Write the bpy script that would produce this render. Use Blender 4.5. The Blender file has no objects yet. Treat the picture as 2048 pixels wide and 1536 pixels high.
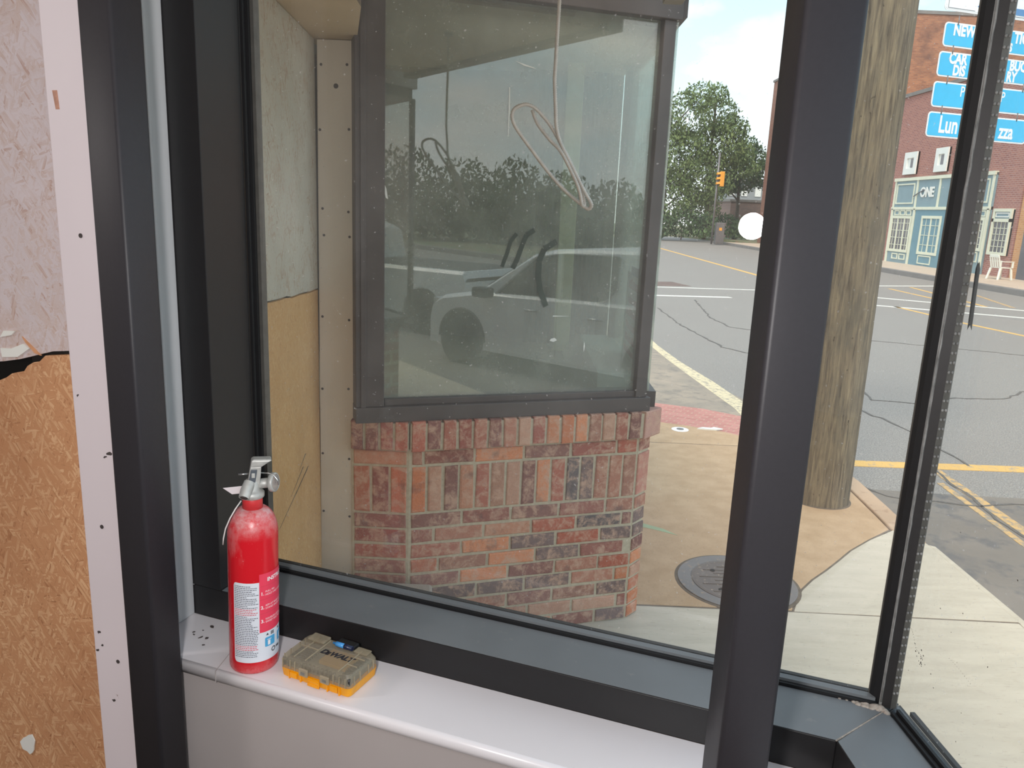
import bpy, bmesh, math, random
from mathutils import Vector, Matrix, Euler
random.seed(7)
C = bpy.context.scene.collection
sc = bpy.context.scene
PI = math.pi
R = math.radians

# ------------------------------------------------------------------ camera, sky, lights, exposure
H = 1.85                                   # eye height above the pavement
def camera():
    F = 1540.0
    d = Vector((-284.0, 6770.0, F)).normalized()
    up = -d
    fw = Vector((0, 0, 1)); fw = (fw - up * fw.dot(up)).normalized()
    rt = fw.cross(up)
    if rt.x < 0: rt = -rt
    rows = (rt, fw, up)
    right = Vector([r.x for r in rows]); down = Vector([r.y for r in rows]); fwd = Vector([r.z for r in rows])
    M = Matrix((right, -down, -fwd)).transposed().to_4x4()
    M.translation = Vector((0, 0, H))
    cd = bpy.data.cameras.new('camera'); co = bpy.data.objects.new('camera', cd); C.objects.link(co)
    cd.sensor_width = 36.0; cd.lens = 36.0 * F / 2048.0; cd.clip_start = 0.02; cd.clip_end = 500
    co.matrix_world = M
    sc.camera = co
camera()

sc.view_settings.view_transform = 'Standard'
sc.view_settings.look = 'None'
sc.view_settings.exposure = 0.65
sc.view_settings.gamma = 1.0
sc.view_settings.use_curve_mapping = False
sc.cycles.max_bounces = 10
sc.cycles.transparent_max_bounces = 24
sc.cycles.diffuse_bounces = 4
sc.cycles.glossy_bounces = 5
sc.cycles.sample_clamp_indirect = 6.0
sc.cycles.use_denoising = True

def world():
    w = bpy.data.worlds.new('sky'); sc.world = w; w.use_nodes = True
    nt = w.node_tree; nt.nodes.clear()
    N = nt.nodes.new; L = nt.links.new
    out = N('ShaderNodeOutputWorld'); bg = N('ShaderNodeBackground')
    tc = N('ShaderNodeTexCoord'); mp = N('ShaderNodeMapping'); mp.inputs['Scale'].default_value = (1, 1, 2.2)
    nz = N('ShaderNodeTexNoise'); nz.inputs['Scale'].default_value = 2.6; nz.inputs['Detail'].default_value = 7; nz.inputs['Roughness'].default_value = .55
    rp = N('ShaderNodeValToRGB'); rp.color_ramp.elements[0].position = .46; rp.color_ramp.elements[1].position = .60
    rp.color_ramp.elements[0].color = (0, 0, 0, 1); rp.color_ramp.elements[1].color = (1, 1, 1, 1)
    sep = N('ShaderNodeSeparateXYZ')
    gr = N('ShaderNodeValToRGB')
    e = gr.color_ramp.elements
    e[0].position = 0.0; e[0].color = (.92, .98, 1.0, 1)
    e[1].position = 0.6; e[1].color = (.36, .66, .96, 1)
    m = e.new(.25); m.color = (.56, .85, 1.0, 1)
    mx = N('ShaderNodeMix'); mx.data_type = 'RGBA'; mx.inputs[7].default_value = (1.05, 1.05, 1.05, 1)
    L(tc.outputs['Generated'], mp.inputs[0]); L(mp.outputs[0], nz.inputs['Vector']); L(nz.outputs['Fac'], rp.inputs[0])
    L(tc.outputs['Generated'], sep.inputs[0]); L(sep.outputs['Z'], gr.inputs[0])
    L(gr.outputs[0], mx.inputs[6]); L(rp.outputs[0], mx.inputs[0]); L(mx.outputs[2], bg.inputs['Color'])
    bg.inputs['Strength'].default_value = 1.0
    L(bg.outputs[0], out.inputs[0])
world()

def lights():
    s = bpy.data.lights.new('hazy_sun', 'SUN'); s.energy = 2.1; s.angle = R(25); s.color = (1, .90, .76)
    o = bpy.data.objects.new('hazy_sun', s); C.objects.link(o)
    o.rotation_euler = (R(38), R(12), R(-35))
    f = bpy.data.lights.new('camera_flash', 'POINT'); f.energy = 31; f.shadow_soft_size = .04; f.color = (1, .97, .96)
    o = bpy.data.objects.new('camera_flash', f); C.objects.link(o)
    o.location = (-.134, -.01, H - .022)
    a = bpy.data.lights.new('interior_fill_light', 'AREA'); a.energy = 26; a.shape = 'RECTANGLE'; a.size = 1.2; a.size_y = .3; a.color = (1, .93, .9)  # added fill lamp to brighten the room, kept out of the window's reflection
    o = bpy.data.objects.new('interior_fill_light', a); C.objects.link(o)
    o.location = (-3.2, .45, 2.86)
lights()

# ------------------------------------------------------------------ materials
def lin(c):
    return tuple((x / 255 / 12.92) if x / 255 <= .04045 else ((x / 255 + .055) / 1.055) ** 2.4 for x in c)
def rgba(c): return (*lin(c), 1)

class NT:
    def __init__(s, name):
        s.m = bpy.data.materials.new(name); s.m.use_nodes = True
        s.nt = s.m.node_tree; s.nt.nodes.clear()
        s.out = s.nt.nodes.new('ShaderNodeOutputMaterial')
    def n(s, t, **kw):
        k = s.nt.nodes.new(t)
        for a, v in kw.items(): setattr(k, a, v)
        return k
    def l(s, a, b): s.nt.links.new(a, b)
    def coord(s, scale=(1, 1, 1), rot=(0, 0, 0)):
        tc = s.n('ShaderNodeTexCoord'); mp = s.n('ShaderNodeMapping')
        mp.inputs['Scale'].default_value = scale; mp.inputs['Rotation'].default_value = rot
        s.l(tc.outputs['Object'], mp.inputs[0]); return mp.outputs[0]
    def noise(s, vec, scale, detail=4, rough=.55, dist=0):
        k = s.n('ShaderNodeTexNoise'); k.inputs['Scale'].default_value = scale; k.inputs['Detail'].default_value = detail
        k.inputs['Roughness'].default_value = rough; k.inputs['Distortion'].default_value = dist
        s.l(vec, k.inputs['Vector']); return k.outputs['Fac']
    def ramp(s, fac, stops):
        k = s.n('ShaderNodeValToRGB'); e = k.color_ramp.elements
        e[0].position, e[0].color = stops[0][0], stops[0][1]
        e[1].position, e[1].color = stops[-1][0], stops[-1][1]
        for p, c in stops[1:-1]:
            q = e.new(p); q.color = c
        s.l(fac, k.inputs[0]); return k.outputs[0]
    def mask(s, fac, a, b): return s.ramp(fac, [(a, (0, 0, 0, 1)), (b, (1, 1, 1, 1))])
    def mix(s, fac, a, b):
        k = s.n('ShaderNodeMix', data_type='RGBA')
        for i, v in ((0, fac), (6, a), (7, b)):
            if hasattr(v, 'links') or isinstance(v, bpy.types.NodeSocket): s.l(v, k.inputs[i])
            else: k.inputs[i].default_value = v
        return k.outputs[2]
    def math(s, op, a, b):
        k = s.n('ShaderNodeMath', operation=op)
        for i, v in ((0, a), (1, b)):
            if isinstance(v, bpy.types.NodeSocket): s.l(v, k.inputs[i])
            else: k.inputs[i].default_value = v
        return k.outputs[0]
    def bsdf(s, color, rough=.6, metal=0, bump=None, bstr=.3, bdist=.002, spec=.5):
        b = s.n('ShaderNodeBsdfPrincipled')
        if isinstance(color, bpy.types.NodeSocket): s.l(color, b.inputs['Base Color'])
        else: b.inputs['Base Color'].default_value = color
        if isinstance(rough, bpy.types.NodeSocket): s.l(rough, b.inputs['Roughness'])
        else: b.inputs['Roughness'].default_value = rough
        b.inputs['Metallic'].default_value = metal
        b.inputs['Specular IOR Level'].default_value = spec
        if bump is not None:
            k = s.n('ShaderNodeBump'); k.inputs['Strength'].default_value = bstr; k.inputs['Distance'].default_value = bdist
            s.l(bump, k.inputs['Height']); s.l(k.outputs[0], b.inputs['Normal'])
        s.l(b.outputs[0], s.out.inputs[0]); return b

def plain(name, c, rough=.6, metal=0, var=.12, scale=14, bump=.0, spec=.5, stretch=(1, 1, 1)):
    t = NT(name); v = t.coord(stretch); f = t.noise(v, scale, 5)
    a = tuple(max(0, x * (1 - var)) for x in lin(c)) + (1,); b = tuple(min(1, x * (1 + var)) for x in lin(c)) + (1,)
    col = t.ramp(f, [(.3, a), (.7, b)])
    t.bsdf(col, rough, metal, f if bump else None, bump, spec=spec); return t.m

def spotted(name, c, spot, lo, hi, scale, rough=.6, var=.1, bump=.1, stretch=(1, 1, 1), spec=.5, c2=None, scale2=2.5):
    """base colour with stains of their own shape"""
    t = NT(name); v = t.coord(stretch); f = t.noise(v, scale, 6, .65); g = t.noise(v, scale2, 3)
    a = tuple(x * (1 - var) for x in lin(c)) + (1,); b = rgba(c2) if c2 else tuple(min(1, x * (1 + var)) for x in lin(c)) + (1,)
    col = t.mix(t.mask(f, lo, hi), t.ramp(g, [(.35, a), (.65, b)]), rgba(spot))
    t.bsdf(col, rough, 0, f, bump, spec=spec); return t.m

def osb(name, dark, mid, light, paint=None, amt=(.4, .6), size=1.0, detail=1.0):
    t = NT(name)
    layers = []; hts = []
    for ang, off in ((.25, 0), (1.2, 3.1), (2.25, 7.7)):
        tc = t.n('ShaderNodeTexCoord'); mp = t.n('ShaderNodeMapping')
        mp.inputs['Rotation'].default_value = (0, ang, 0); mp.inputs['Location'].default_value = (off, 0, off)
        t.l(tc.outputs['Object'], mp.inputs[0])
        m2 = t.n('ShaderNodeMapping'); m2.inputs['Scale'].default_value = (10 * size, 3, 90 * size); t.l(mp.outputs[0], m2.inputs[0])
        nn = t.n('ShaderNodeTexNoise'); nn.inputs['Scale'].default_value = 25; t.l(tc.outputs['Object'], nn.inputs['Vector'])
        av = t.n('ShaderNodeMix', data_type='RGBA', blend_type='ADD'); av.inputs[0].default_value = .9
        t.l(m2.outputs[0], av.inputs[6]); t.l(nn.outputs['Color'], av.inputs[7])
        vo = t.n('ShaderNodeTexVoronoi'); vo.inputs['Scale'].default_value = 1; t.l(av.outputs[2], vo.inputs['Vector'])
        sp = t.n('ShaderNodeSeparateColor'); t.l(vo.outputs['Color'], sp.inputs[0])
        fib = t.n('ShaderNodeMapping'); fib.inputs['Scale'].default_value = (18, 3, 420); t.l(mp.outputs[0], fib.inputs[0])
        fn = t.noise(fib.outputs[0], 1.0, 3)
        val = t.math('ADD', t.math('MULTIPLY', sp.outputs[0], .72), t.math('MULTIPLY', fn, .42))
        layers.append(val); hts.append(sp.outputs[1])
    v = t.coord(); m = t.noise(v, 48, 3, .6, .5); m2 = t.noise(v, 41, 3, .6, 1.0)
    mm = t.n('ShaderNodeMix'); t.l(t.mask(m, .46, .5), mm.inputs[0]); t.l(layers[0], mm.inputs[2]); t.l(layers[1], mm.inputs[3])
    mk = t.n('ShaderNodeMix'); t.l(t.mask(m2, .5, .53), mk.inputs[0]); t.l(mm.outputs[0], mk.inputs[2]); t.l(layers[2], mk.inputs[3])
    val = mk.outputs[0]
    col = t.ramp(val, [(.12, rgba(dark)), (.3, rgba(mid)), (.62, rgba(mid)), (.95, rgba(light))])
    blot = t.noise(v, 3.2, 3)
    col = t.mix(t.math('MULTIPLY', t.mask(blot, .45, .7), .3), col, rgba(dark))
    if paint:
        pn = t.noise(v, 9, 8, .7); 
        pm = t.mask(t.math('ADD', t.math('MULTIPLY', pn, .7), t.math('MULTIPLY', val, .3)), amt[0], amt[1])
        pc = t.ramp(t.noise(v, 5, 4), [(.35, rgba(paint)), (.7, rgba(tuple(min(255, x * 1.06) for x in paint)))])
        col = t.mix(pm, col, pc)
    t.bsdf(col, .75, 0, val, .35 * detail, .003); return t.m

def glass(name, tint=(.94, .97, .96), ior=1.5, dust=.03, dcol=(.8, .8, .78), dscale=3.0, fleck=.0, lo=.25, hi=.8):
    t = NT(name)
    tr = t.n('ShaderNodeBsdfTransparent'); tr.inputs[0].default_value = (*tint, 1)
    gl = t.n('ShaderNodeBsdfGlossy'); gl.inputs['Roughness'].default_value = .0
    fr = t.n('ShaderNodeFresnel'); ge = t.n('ShaderNodeNewGeometry')
    t.l(t.math('ADD', ior, t.math('MULTIPLY', ge.outputs['Backfacing'], 1 / ior - ior)), fr.inputs[0])
    mx = t.n('ShaderNodeMixShader'); t.l(fr.outputs[0], mx.inputs[0]); t.l(tr.outputs[0], mx.inputs[1]); t.l(gl.outputs[0], mx.inputs[2])
    df = t.n('ShaderNodeBsdfDiffuse'); df.inputs[0].default_value = (*dcol, 1)
    tl = t.n('ShaderNodeBsdfTranslucent'); tl.inputs[0].default_value = (*dcol, 1)
    d2 = t.n('ShaderNodeMixShader'); d2.inputs[0].default_value = .5; t.l(df.outputs[0], d2.inputs[1]); t.l(tl.outputs[0], d2.inputs[2])
    v = t.coord(); f = t.noise(v, dscale, 5, .6)
    fac = t.math('MULTIPLY', t.mask(f, max(lo, 0), min(hi, 1)), dust * 2)
    if fleck:
        g = t.noise(v, 160, 2); fac = t.math('ADD', fac, t.math('MULTIPLY', t.mask(g, .70, .74), fleck))
    m3 = t.n('ShaderNodeMixShader'); t.l(fac, m3.inputs[0]); t.l(mx.outputs[0], m3.inputs[1]); t.l(d2.outputs[0], m3.inputs[2])
    t.l(m3.outputs[0], t.out.inputs[0]); return t.m

def brickwall(name, c1, c2, mortar, axis='YZ', scale=1.0, msize=.012, var=None):
    t = NT(name)
    tc = t.n('ShaderNodeTexCoord'); sp = t.n('ShaderNodeSeparateXYZ'); cb = t.n('ShaderNodeCombineXYZ')
    t.l(tc.outputs['Object'], sp.inputs[0])
    t.l(sp.outputs[axis[0]], cb.inputs[0]); t.l(sp.outputs[axis[1]], cb.inputs[1])
    b = t.n('ShaderNodeTexBrick'); t.l(cb.outputs[0], b.inputs['Vector'])
    b.inputs['Scale'].default_value = scale; b.inputs['Brick Width'].default_value = .22; b.inputs['Row Height'].default_value = .075
    b.inputs['Mortar Size'].default_value = msize; b.inputs['Color1'].default_value = rgba(c1); b.inputs['Color2'].default_value = rgba(c2); b.inputs['Mortar'].default_value = rgba(mortar)
    col = b.outputs['Color']
    f = t.noise(t.coord(), .8, 6, .7)
    if var: col = t.mix(t.mask(f, .5, .7), col, rgba(var))
    t.bsdf(col, .85, 0, b.outputs['Fac'], .2); return t.m

M = {}
M['black'] = plain('black_metal', (32, 31, 32), .4, 0, .06, 60, .02, .4)
M['tube'] = plain('black_painted_steel', (44, 42, 46), .5, 0, .06, 160, .05, .4)
M['tubed'] = plain('dark_painted_steel', (40, 38, 38), .5, 0, .06, 160, .05, .35)
M['dustydaylit'] = spotted('dusty_black_paint_daylit', (106, 110, 113), (124, 124, 122), .62, .74, 30, .5, .08, .02, spec=.6, scale2=5)  # grey has daylight on the black frame painted in, plus dust specks
M['rubber'] = plain('black_rubber', (18, 18, 20), .55, 0, .1, 30)
M['spacer'] = plain('grey_spacer', (88, 86, 82), .5, .3, .15, 50)
M['sealant'] = plain('grey_sealant', (120, 120, 118), .7, 0, .4, 40, .3)
M['caulk'] = plain('dirty_caulk', (158, 148, 138), .85, 0, .35, 120, .6)
M['sill'] = spotted('white_sill_paint', (222, 218, 220), (150, 140, 135), .72, .76, 45, .3, .03, .02, spec=.5)
M['panel'] = spotted('beige_panel_paint', (172, 164, 162), (200, 195, 190), .74, .78, 30, .55, .04, .05)
M['jamb'] = plain('grey_white_trim_paint', (196, 198, 200), .45, 0, .05, 20, .03, stretch=(1, 1, .1))
M['board'] = spotted('pinkish_white_paint', (226, 215, 219), (150, 118, 112), .735, .76, 26, .5, .035, .05, stretch=(1, 1, .45))
M['osb'] = osb('raw_strand_board', (150, 96, 60), (198, 144, 102), (222, 178, 136), size=2.4, detail=.9)
M['osbw'] = osb('whitewashed_strand_board', (160, 112, 90), (196, 172, 160), (200, 184, 178), (200, 188, 190), (.30, .58), 2.2, .6)
M['osbx'] = osb('raw_outdoor_board', (168, 124, 78), (208, 162, 108), (220, 182, 134), size=3.2, detail=.3)
M['osbxp'] = osb('painted_outdoor_board', (150, 126, 102), (186, 168, 148), (190, 176, 160), (190, 184, 170), (.38, .52), 1.6, .7)
M['trim'] = spotted('taupe_trim_paint', (204, 192, 176), (122, 112, 104), .75, .78, 40, .5, .03, .03)
M['soffit'] = plain('tan_soffit_board', (204, 182, 152), .7, 0, .1, 4, .05)
M['fascia'] = plain('taupe_fascia', (150, 142, 130), .7, 0, .08, 6)
M['glass'] = glass('window_glass', (.975, .975, .96), 1.5, .034, (.88, .86, .84), 2.5, .25)
M['bayglass'] = glass('greenish_glass', (.86, .93, .89), 2.3, .23, (.78, .80, .71), 6.0, .3, 0, 1)
M['farglass'] = plain('dark_far_glass', (92, 92, 100), .15, 0, .25, 2)
M['bframe'] = spotted('weathered_bronze_frame', (74, 66, 64), (120, 112, 108), .70, .74, 160, .5, .12, .05, scale2=8)
M['mortar'] = plain('grey_mortar', (190, 178, 154), .95, 0, .12, 60, .5)
M['stone'] = spotted('grey_threshold_stone', (176, 166, 152), (130, 118, 106), .55, .75, 14, .9, .08, .3)
M['stone2'] = plain('grey_scrape', (128, 110, 88), .9, 0, .3, 90)
M['asphalt'] = None
def asphalt():
    t = NT('grey_asphalt'); v = t.coord()
    f = t.noise(v, 85, 4, .85); g = t.noise(v, .35, 5, .6); h = t.noise(v, 30, 2)
    col = t.ramp(f, [(.34, rgba((106, 101, 97))), (.5, rgba((138, 132, 126))), (.66, rgba((186, 178, 168)))])
    col = t.mix(t.math('MULTIPLY', t.mask(g, .42, .68), .35), col, rgba((138, 130, 124)))
    t.bsdf(col, .9, 0, f, .35, .004, .3); return t.m
M['asphalt'] = asphalt()
M['gutter'] = spotted('worn_gutter_asphalt', (150, 138, 124), (120, 112, 104), .5, .7, 7, .9, .1, .3, c2=(164, 148, 130))
M['darkasphalt'] = spotted('mottled_dark_asphalt', (126, 116, 106), (98, 94, 92), .5, .64, 5, .8, .1, .2)  # darker, mottled tone for the asphalt by the kerb
M['tanpave'] = spotted('tan_concrete', (188, 154, 118), (150, 118, 90), .58, .68, 90, .85, .04, .2, c2=(198, 165, 130), scale2=7)
M['pave'] = spotted('pale_concrete', (196, 183, 163), (168, 152, 132), .58, .72, 70, .85, .03, .15, c2=(204, 191, 171), scale2=9, stretch=(.3, 1.6, 1))
M['joint'] = plain('dark_joint', (112, 98, 84), .95, 0, .25, 20)
M['curb'] = spotted('rusty_curb', (186, 156, 128), (150, 116, 92), .55, .7, 12, .9, .08, .2)
def pavers():
    t = NT('red_pavers'); b = t.n('ShaderNodeTexBrick'); v = t.coord((1, 1, 1), (0, 0, .5)); t.l(v, b.inputs['Vector'])
    b.inputs['Brick Width'].default_value = .11; b.inputs['Row Height'].default_value = .055; b.inputs['Scale'].default_value = 1; b.inputs['Mortar Size'].default_value = .006
    b.inputs['Color1'].default_value = rgba((196, 132, 122)); b.inputs['Color2'].default_value = rgba((178, 112, 104)); b.inputs['Mortar'].default_value = rgba((190, 150, 130))
    t.bsdf(b.outputs[0], .85); return t.m
M['pavers'] = pavers()
def worn(name, paint, under, lo, hi):
    t = NT(name); v = t.coord(); f = t.noise(v, 16, 7, .75); g = t.noise(v, 130, 3)
    col = t.mix(t.mask(f, lo, hi), rgba(under), t.ramp(g, [(.3, tuple(x * .9 for x in lin(paint)) + (1,)), (.7, rgba(paint))]))
    t.bsdf(col, .8, 0, f, .1, spec=.3); return t.m
M['wline'] = worn('white_road_paint', (226, 222, 212), (160, 155, 148), .36, .44)
M['wlineworn'] = worn('worn_cream_road_paint', (222, 204, 168), (158, 148, 134), .40, .5)
M['yline'] = worn('yellow_road_paint', (224, 178, 104), (160, 148, 130), .36, .46)
M['ylineworn'] = worn('worn_yellow_road_paint', (214, 172, 112), (150, 138, 122), .44, .54)
M['crack'] = plain('dark_crack', (96, 91, 87), .95, 0, .2, 30)
def polewood():
    t = NT('weathered_pole_wood'); v = t.coord((1, 1, .07)); f = t.noise(v, 62, 7, .65, .3); g = t.noise(t.coord((1, 1, .35)), 5, 5, .7)
    k = t.noise(t.coord((1, 1, .5)), 60, 3)
    col = t.ramp(f, [(.28, rgba((70, 62, 54))), (.45, rgba((112, 101, 86))), (.6, rgba((134, 121, 100))), (.78, rgba((156, 143, 118)))])
    col = t.mix(t.math('MULTIPLY', t.mask(g, .5, .66), .5), col, rgba((84, 82, 76)))
    col = t.mix(t.math('MULTIPLY', t.mask(g, .3, .42), .0), col, rgba((150, 140, 80)))
    col = t.mix(t.mask(k, .68, .74), col, rgba((58, 52, 44)))
    t.bsdf(col, .9, 0, f, .6, .006, .2); return t.m
M['pole'] = polewood()
M['iron'] = spotted('cast_iron', (112, 98, 90), (176, 154, 132), .60, .66, 55, .6, .12, .2)
M['iron2'] = spotted('cast_iron_ring', (124, 116, 112), (156, 134, 112), .58, .66, 40, .6, .1, .2)
M['dark'] = plain('dark_gap', (40, 34, 30), .9, 0, .1)
M['red'] = None
def redpaint():
    t = NT('dusty_red_enamel'); tc = t.n('ShaderNodeTexCoord'); sp = t.n('ShaderNodeSeparateXYZ'); t.l(tc.outputs['Object'], sp.inputs[0])
    f = t.noise(t.coord(), 55, 8, .75); g = t.noise(t.coord(), 220, 3, .7); h = t.noise(t.coord((1, 1, .3)), 26, 4, .6)
    # powder dust lies on the shoulder and round the foot
    up = t.n('ShaderNodeMapRange'); up.inputs[1].default_value = .245; up.inputs[2].default_value = .285; t.l(sp.outputs[2], up.inputs[0])
    lo = t.n('ShaderNodeMapRange'); lo.inputs[1].default_value = .022; lo.inputs[2].default_value = .004; t.l(sp.outputs[2], lo.inputs[0])
    zone = t.math('ADD', up.outputs[0], t.math('MULTIPLY', lo.outputs[0], .35))
    dust = t.math('MULTIPLY', zone, t.math('ADD', t.math('MULTIPLY', t.mask(f, .38, .62), .62), .12))
    side = t.math('MULTIPLY', t.mask(h, .55, .7), .22)
    spk = t.math('MULTIPLY', t.mask(g, .68, .72), .35)
    fac = t.math('MINIMUM', t.math('ADD', t.math('ADD', dust, spk), side), .85)
    col = t.mix(fac, rgba((208, 28, 40)), rgba((214, 190, 190)))
    rr = t.n('ShaderNodeMapRange'); rr.inputs[3].default_value = .22; rr.inputs[4].default_value = .7; t.l(fac, rr.inputs[0])
    t.bsdf(col, rr.outputs[0], 0, None); return t.m
M['red'] = redpaint()
M['redneck'] = plain('red_collar', (200, 52, 56), .45, 0, .12, 60)
M['alu'] = plain('dusty_aluminium', (184, 184, 180), .5, .35, .18, 60, .05)
M['steel'] = plain('bright_steel', (200, 200, 200), .25, .9, .08, 40)
M['darkplastic'] = plain('dusty_dark_plastic', (84, 90, 98), .5, 0, .25, 90)
M['labelwhite'] = plain('white_label', (222, 226, 234), .4, 0, .02, 20)
M['labelred'] = plain('pink_red_label', (232, 66, 92), .4, 0, .04, 20)
M['labelblue'] = plain('blue_label', (80, 168, 216), .4, 0, .04, 20)
M['ink'] = plain('black_ink', (40, 40, 46), .5, 0, .1)
M['inkgrey'] = plain('grey_print', (96, 98, 108), .5, 0, .1)
M['inkred'] = plain('red_print', (206, 70, 84), .5, 0, .1)
M['inkwhite'] = plain('white_print', (244, 236, 238), .45, 0, .02)
M['tag'] = plain('paper_tag', (206, 196, 198), .7, 0, .05)
M['strap'] = plain('white_plastic_strap', (216, 212, 210), .5, 0, .08, 100)
def clearplastic(name, tint, rough, body, bcol, spec=.5):
    t = NT(name); tr = t.n('ShaderNodeBsdfTransparent'); tr.inputs[0].default_value = (*lin(tint), 1)
    b = t.n('ShaderNodeBsdfPrincipled'); b.inputs['Base Color'].default_value = rgba(bcol); b.inputs['Roughness'].default_value = rough
    f = t.noise(t.coord(), 40, 5); fac = t.math('ADD', t.math('MULTIPLY', f, body * .6), body * .7)
    mx = t.n('ShaderNodeMixShader'); t.l(fac, mx.inputs[0]); t.l(tr.outputs[0], mx.inputs[1]); t.l(b.outputs[0], mx.inputs[2])
    t.l(mx.outputs[0], t.out.inputs[0]); return t.m
M['clear'] = clearplastic('smoky_clear_plastic', (232, 226, 212), .22, .3, (204, 194, 172))
M['clearrim'] = clearplastic('clear_plastic_rib', (222, 214, 196), .2, .62, (190, 178, 154))
M['gaugecover'] = clearplastic('clear_gauge_cover', (240, 236, 232), .15, .3, (214, 204, 200))
M['amber'] = clearplastic('amber_plastic', (255, 196, 60), .25, .82, (250, 170, 22))
M['bit'] = plain('dark_steel_bits', (58, 58, 60), .35, .4, .3, 200)
M['grip'] = plain('grey_bit_holder', (122, 120, 114), .6, 0, .2, 90)
M['blueplastic'] = plain('blue_plastic', (70, 150, 214), .35, 0, .08)
M['navy'] = plain('navy_plastic', (24, 32, 62), .35, 0, .1)
M['cord'] = plain('grey_braided_sheath', (204, 196, 188), .5, .2, .1, 60)
M['cordrib'] = plain('grey_braided_sheath_ridge', (190, 182, 172), .5, .2, .1, 60)
M['signblue'] = plain('bright_blue_sign_sheeting', (56, 190, 240), .35, 0, .04)
M['signwhite'] = plain('white_sign_sheeting', (246, 248, 250), .4, 0, .02)
M['arrowblue'] = plain('blue_arrow_sheeting', (84, 140, 196), .4, 0, .04)
M['galv'] = plain('galvanised_steel', (126, 122, 122), .5, .6, .15)
M['teal'] = plain('grey_teal_paint', (130, 154, 162), .6, 0, .05, 3)
M['teald'] = plain('blue_teal_paint', (106, 144, 158), .6, 0, .06, 3)
M['cream'] = plain('cream_trim_paint', (222, 222, 200), .55, 0, .04, 3)
M['offwhite'] = plain('off_white_trim_paint', (232, 232, 226), .55, 0, .03, 3)
M['bricklow'] = brickwall('brown_red_brick', (170, 110, 96), (146, 90, 84), (176, 140, 128))
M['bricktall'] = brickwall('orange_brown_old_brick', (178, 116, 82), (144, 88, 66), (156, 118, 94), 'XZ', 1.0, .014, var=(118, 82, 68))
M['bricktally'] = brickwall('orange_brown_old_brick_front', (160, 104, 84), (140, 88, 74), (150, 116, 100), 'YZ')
M['brickorange'] = brickwall('orange_brick', (206, 148, 98), (192, 130, 82), (200, 160, 116))
M['brickfar'] = brickwall('distant_brick', (140, 110, 100), (120, 96, 92), (136, 116, 108), 'XZ')
M['brickplain'] = brickwall('reclaimed_brick', (160, 96, 80), (120, 74, 66), (170, 160, 140), 'XZ')
M['farwalk'] = plain('tan_far_pavement', (196, 176, 156), .85, 0, .08, 2)
M['farcurb'] = plain('grey_far_curb', (130, 124, 120), .85, 0, .12, 3)
M['chair'] = plain('white_plastic', (236, 238, 228), .4, 0, .03)
M['signal'] = plain('yellow_signal_housing', (236, 160, 54), .5, 0, .06)
M['trunk'] = plain('grey_brown_bark', (92, 82, 70), .9, 0, .25, 8, .4)
def leaves(name, a, b, c):
    t = NT(name); f = t.noise(t.coord(), .9, 3); g = t.noise(t.coord(), 9, 2)
    col = t.ramp(t.math('ADD', t.math('MULTIPLY', f, .6), t.math('MULTIPLY', g, .4)), [(.35, rgba(a)), (.5, rgba(b)), (.64, rgba(c))])
    t.bsdf(col, .7, 0, None, spec=.2); return t.m
M['leaf'] = leaves('green_leaves', (72, 88, 62), (106, 124, 82), (136, 150, 96))
M['leafdark'] = leaves('dark_green_leaves', (54, 74, 56), (82, 104, 72), (104, 126, 82))
M['leafback'] = leaves('dull_green_leaves', (52, 66, 40), (74, 90, 52), (96, 108, 64))
M['grass'] = spotted('rough_grass_bank', (110, 118, 84), (140, 112, 88), .5, .6, 1.5, .9, .12, .2)
M['carpaint'] = plain('white_car_paint', (226, 228, 228), .25, 0, .02, 3)
M['carglass'] = plain('dark_car_glass', (26, 28, 30), .08, 0, .1)
M['tyre'] = plain('black_tyre', (30, 30, 31), .85, 0, .1, 30)
M['rim'] = plain('silver_rim', (176, 178, 180), .3, .7, .05)
M['plasticblack'] = plain('black_trim_plastic', (30, 31, 33), .5, 0, .1)
M['wallin'] = plain('dull_white_wall', (186, 180, 174), .8, 0, .04, 3)
M['floorin'] = plain('grey_brown_floor', (96, 86, 78), .7, 0, .2, 4)
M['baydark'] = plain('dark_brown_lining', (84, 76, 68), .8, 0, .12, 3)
M['baynavy'] = plain('dark_slate_curtain', (52, 56, 66), .8, 0, .12, 8, stretch=(8, 8, .2))
M['baycream'] = plain('cream_column_paint', (214, 208, 168), .6, 0, .05, 3)
M['bayfloor'] = plain('olive_grey_platform', (128, 120, 100), .8, 0, .1, 4)
M['ledge'] = plain('grey_ledge', (196, 198, 192), .6, 0, .05, 6)
M['smear'] = plain('dark_smear', (66, 76, 68), .8, 0, .2)
M['signred'] = plain('faded_red_print', (176, 84, 92), .6, 0, .1)
M['bannerwhite'] = plain('milky_white_panel', (206, 206, 200), .6, 0, .04)
M['tape'] = plain('blue_tape', (70, 110, 150), .5, 0, .5, 60)
M['chip'] = plain('dark_paint_chip', (70, 62, 60), .8, 0, .3, 200)
M['green'] = plain('faded_green_chalk', (166, 178, 142), .9, 0, .1, 20)

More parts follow.
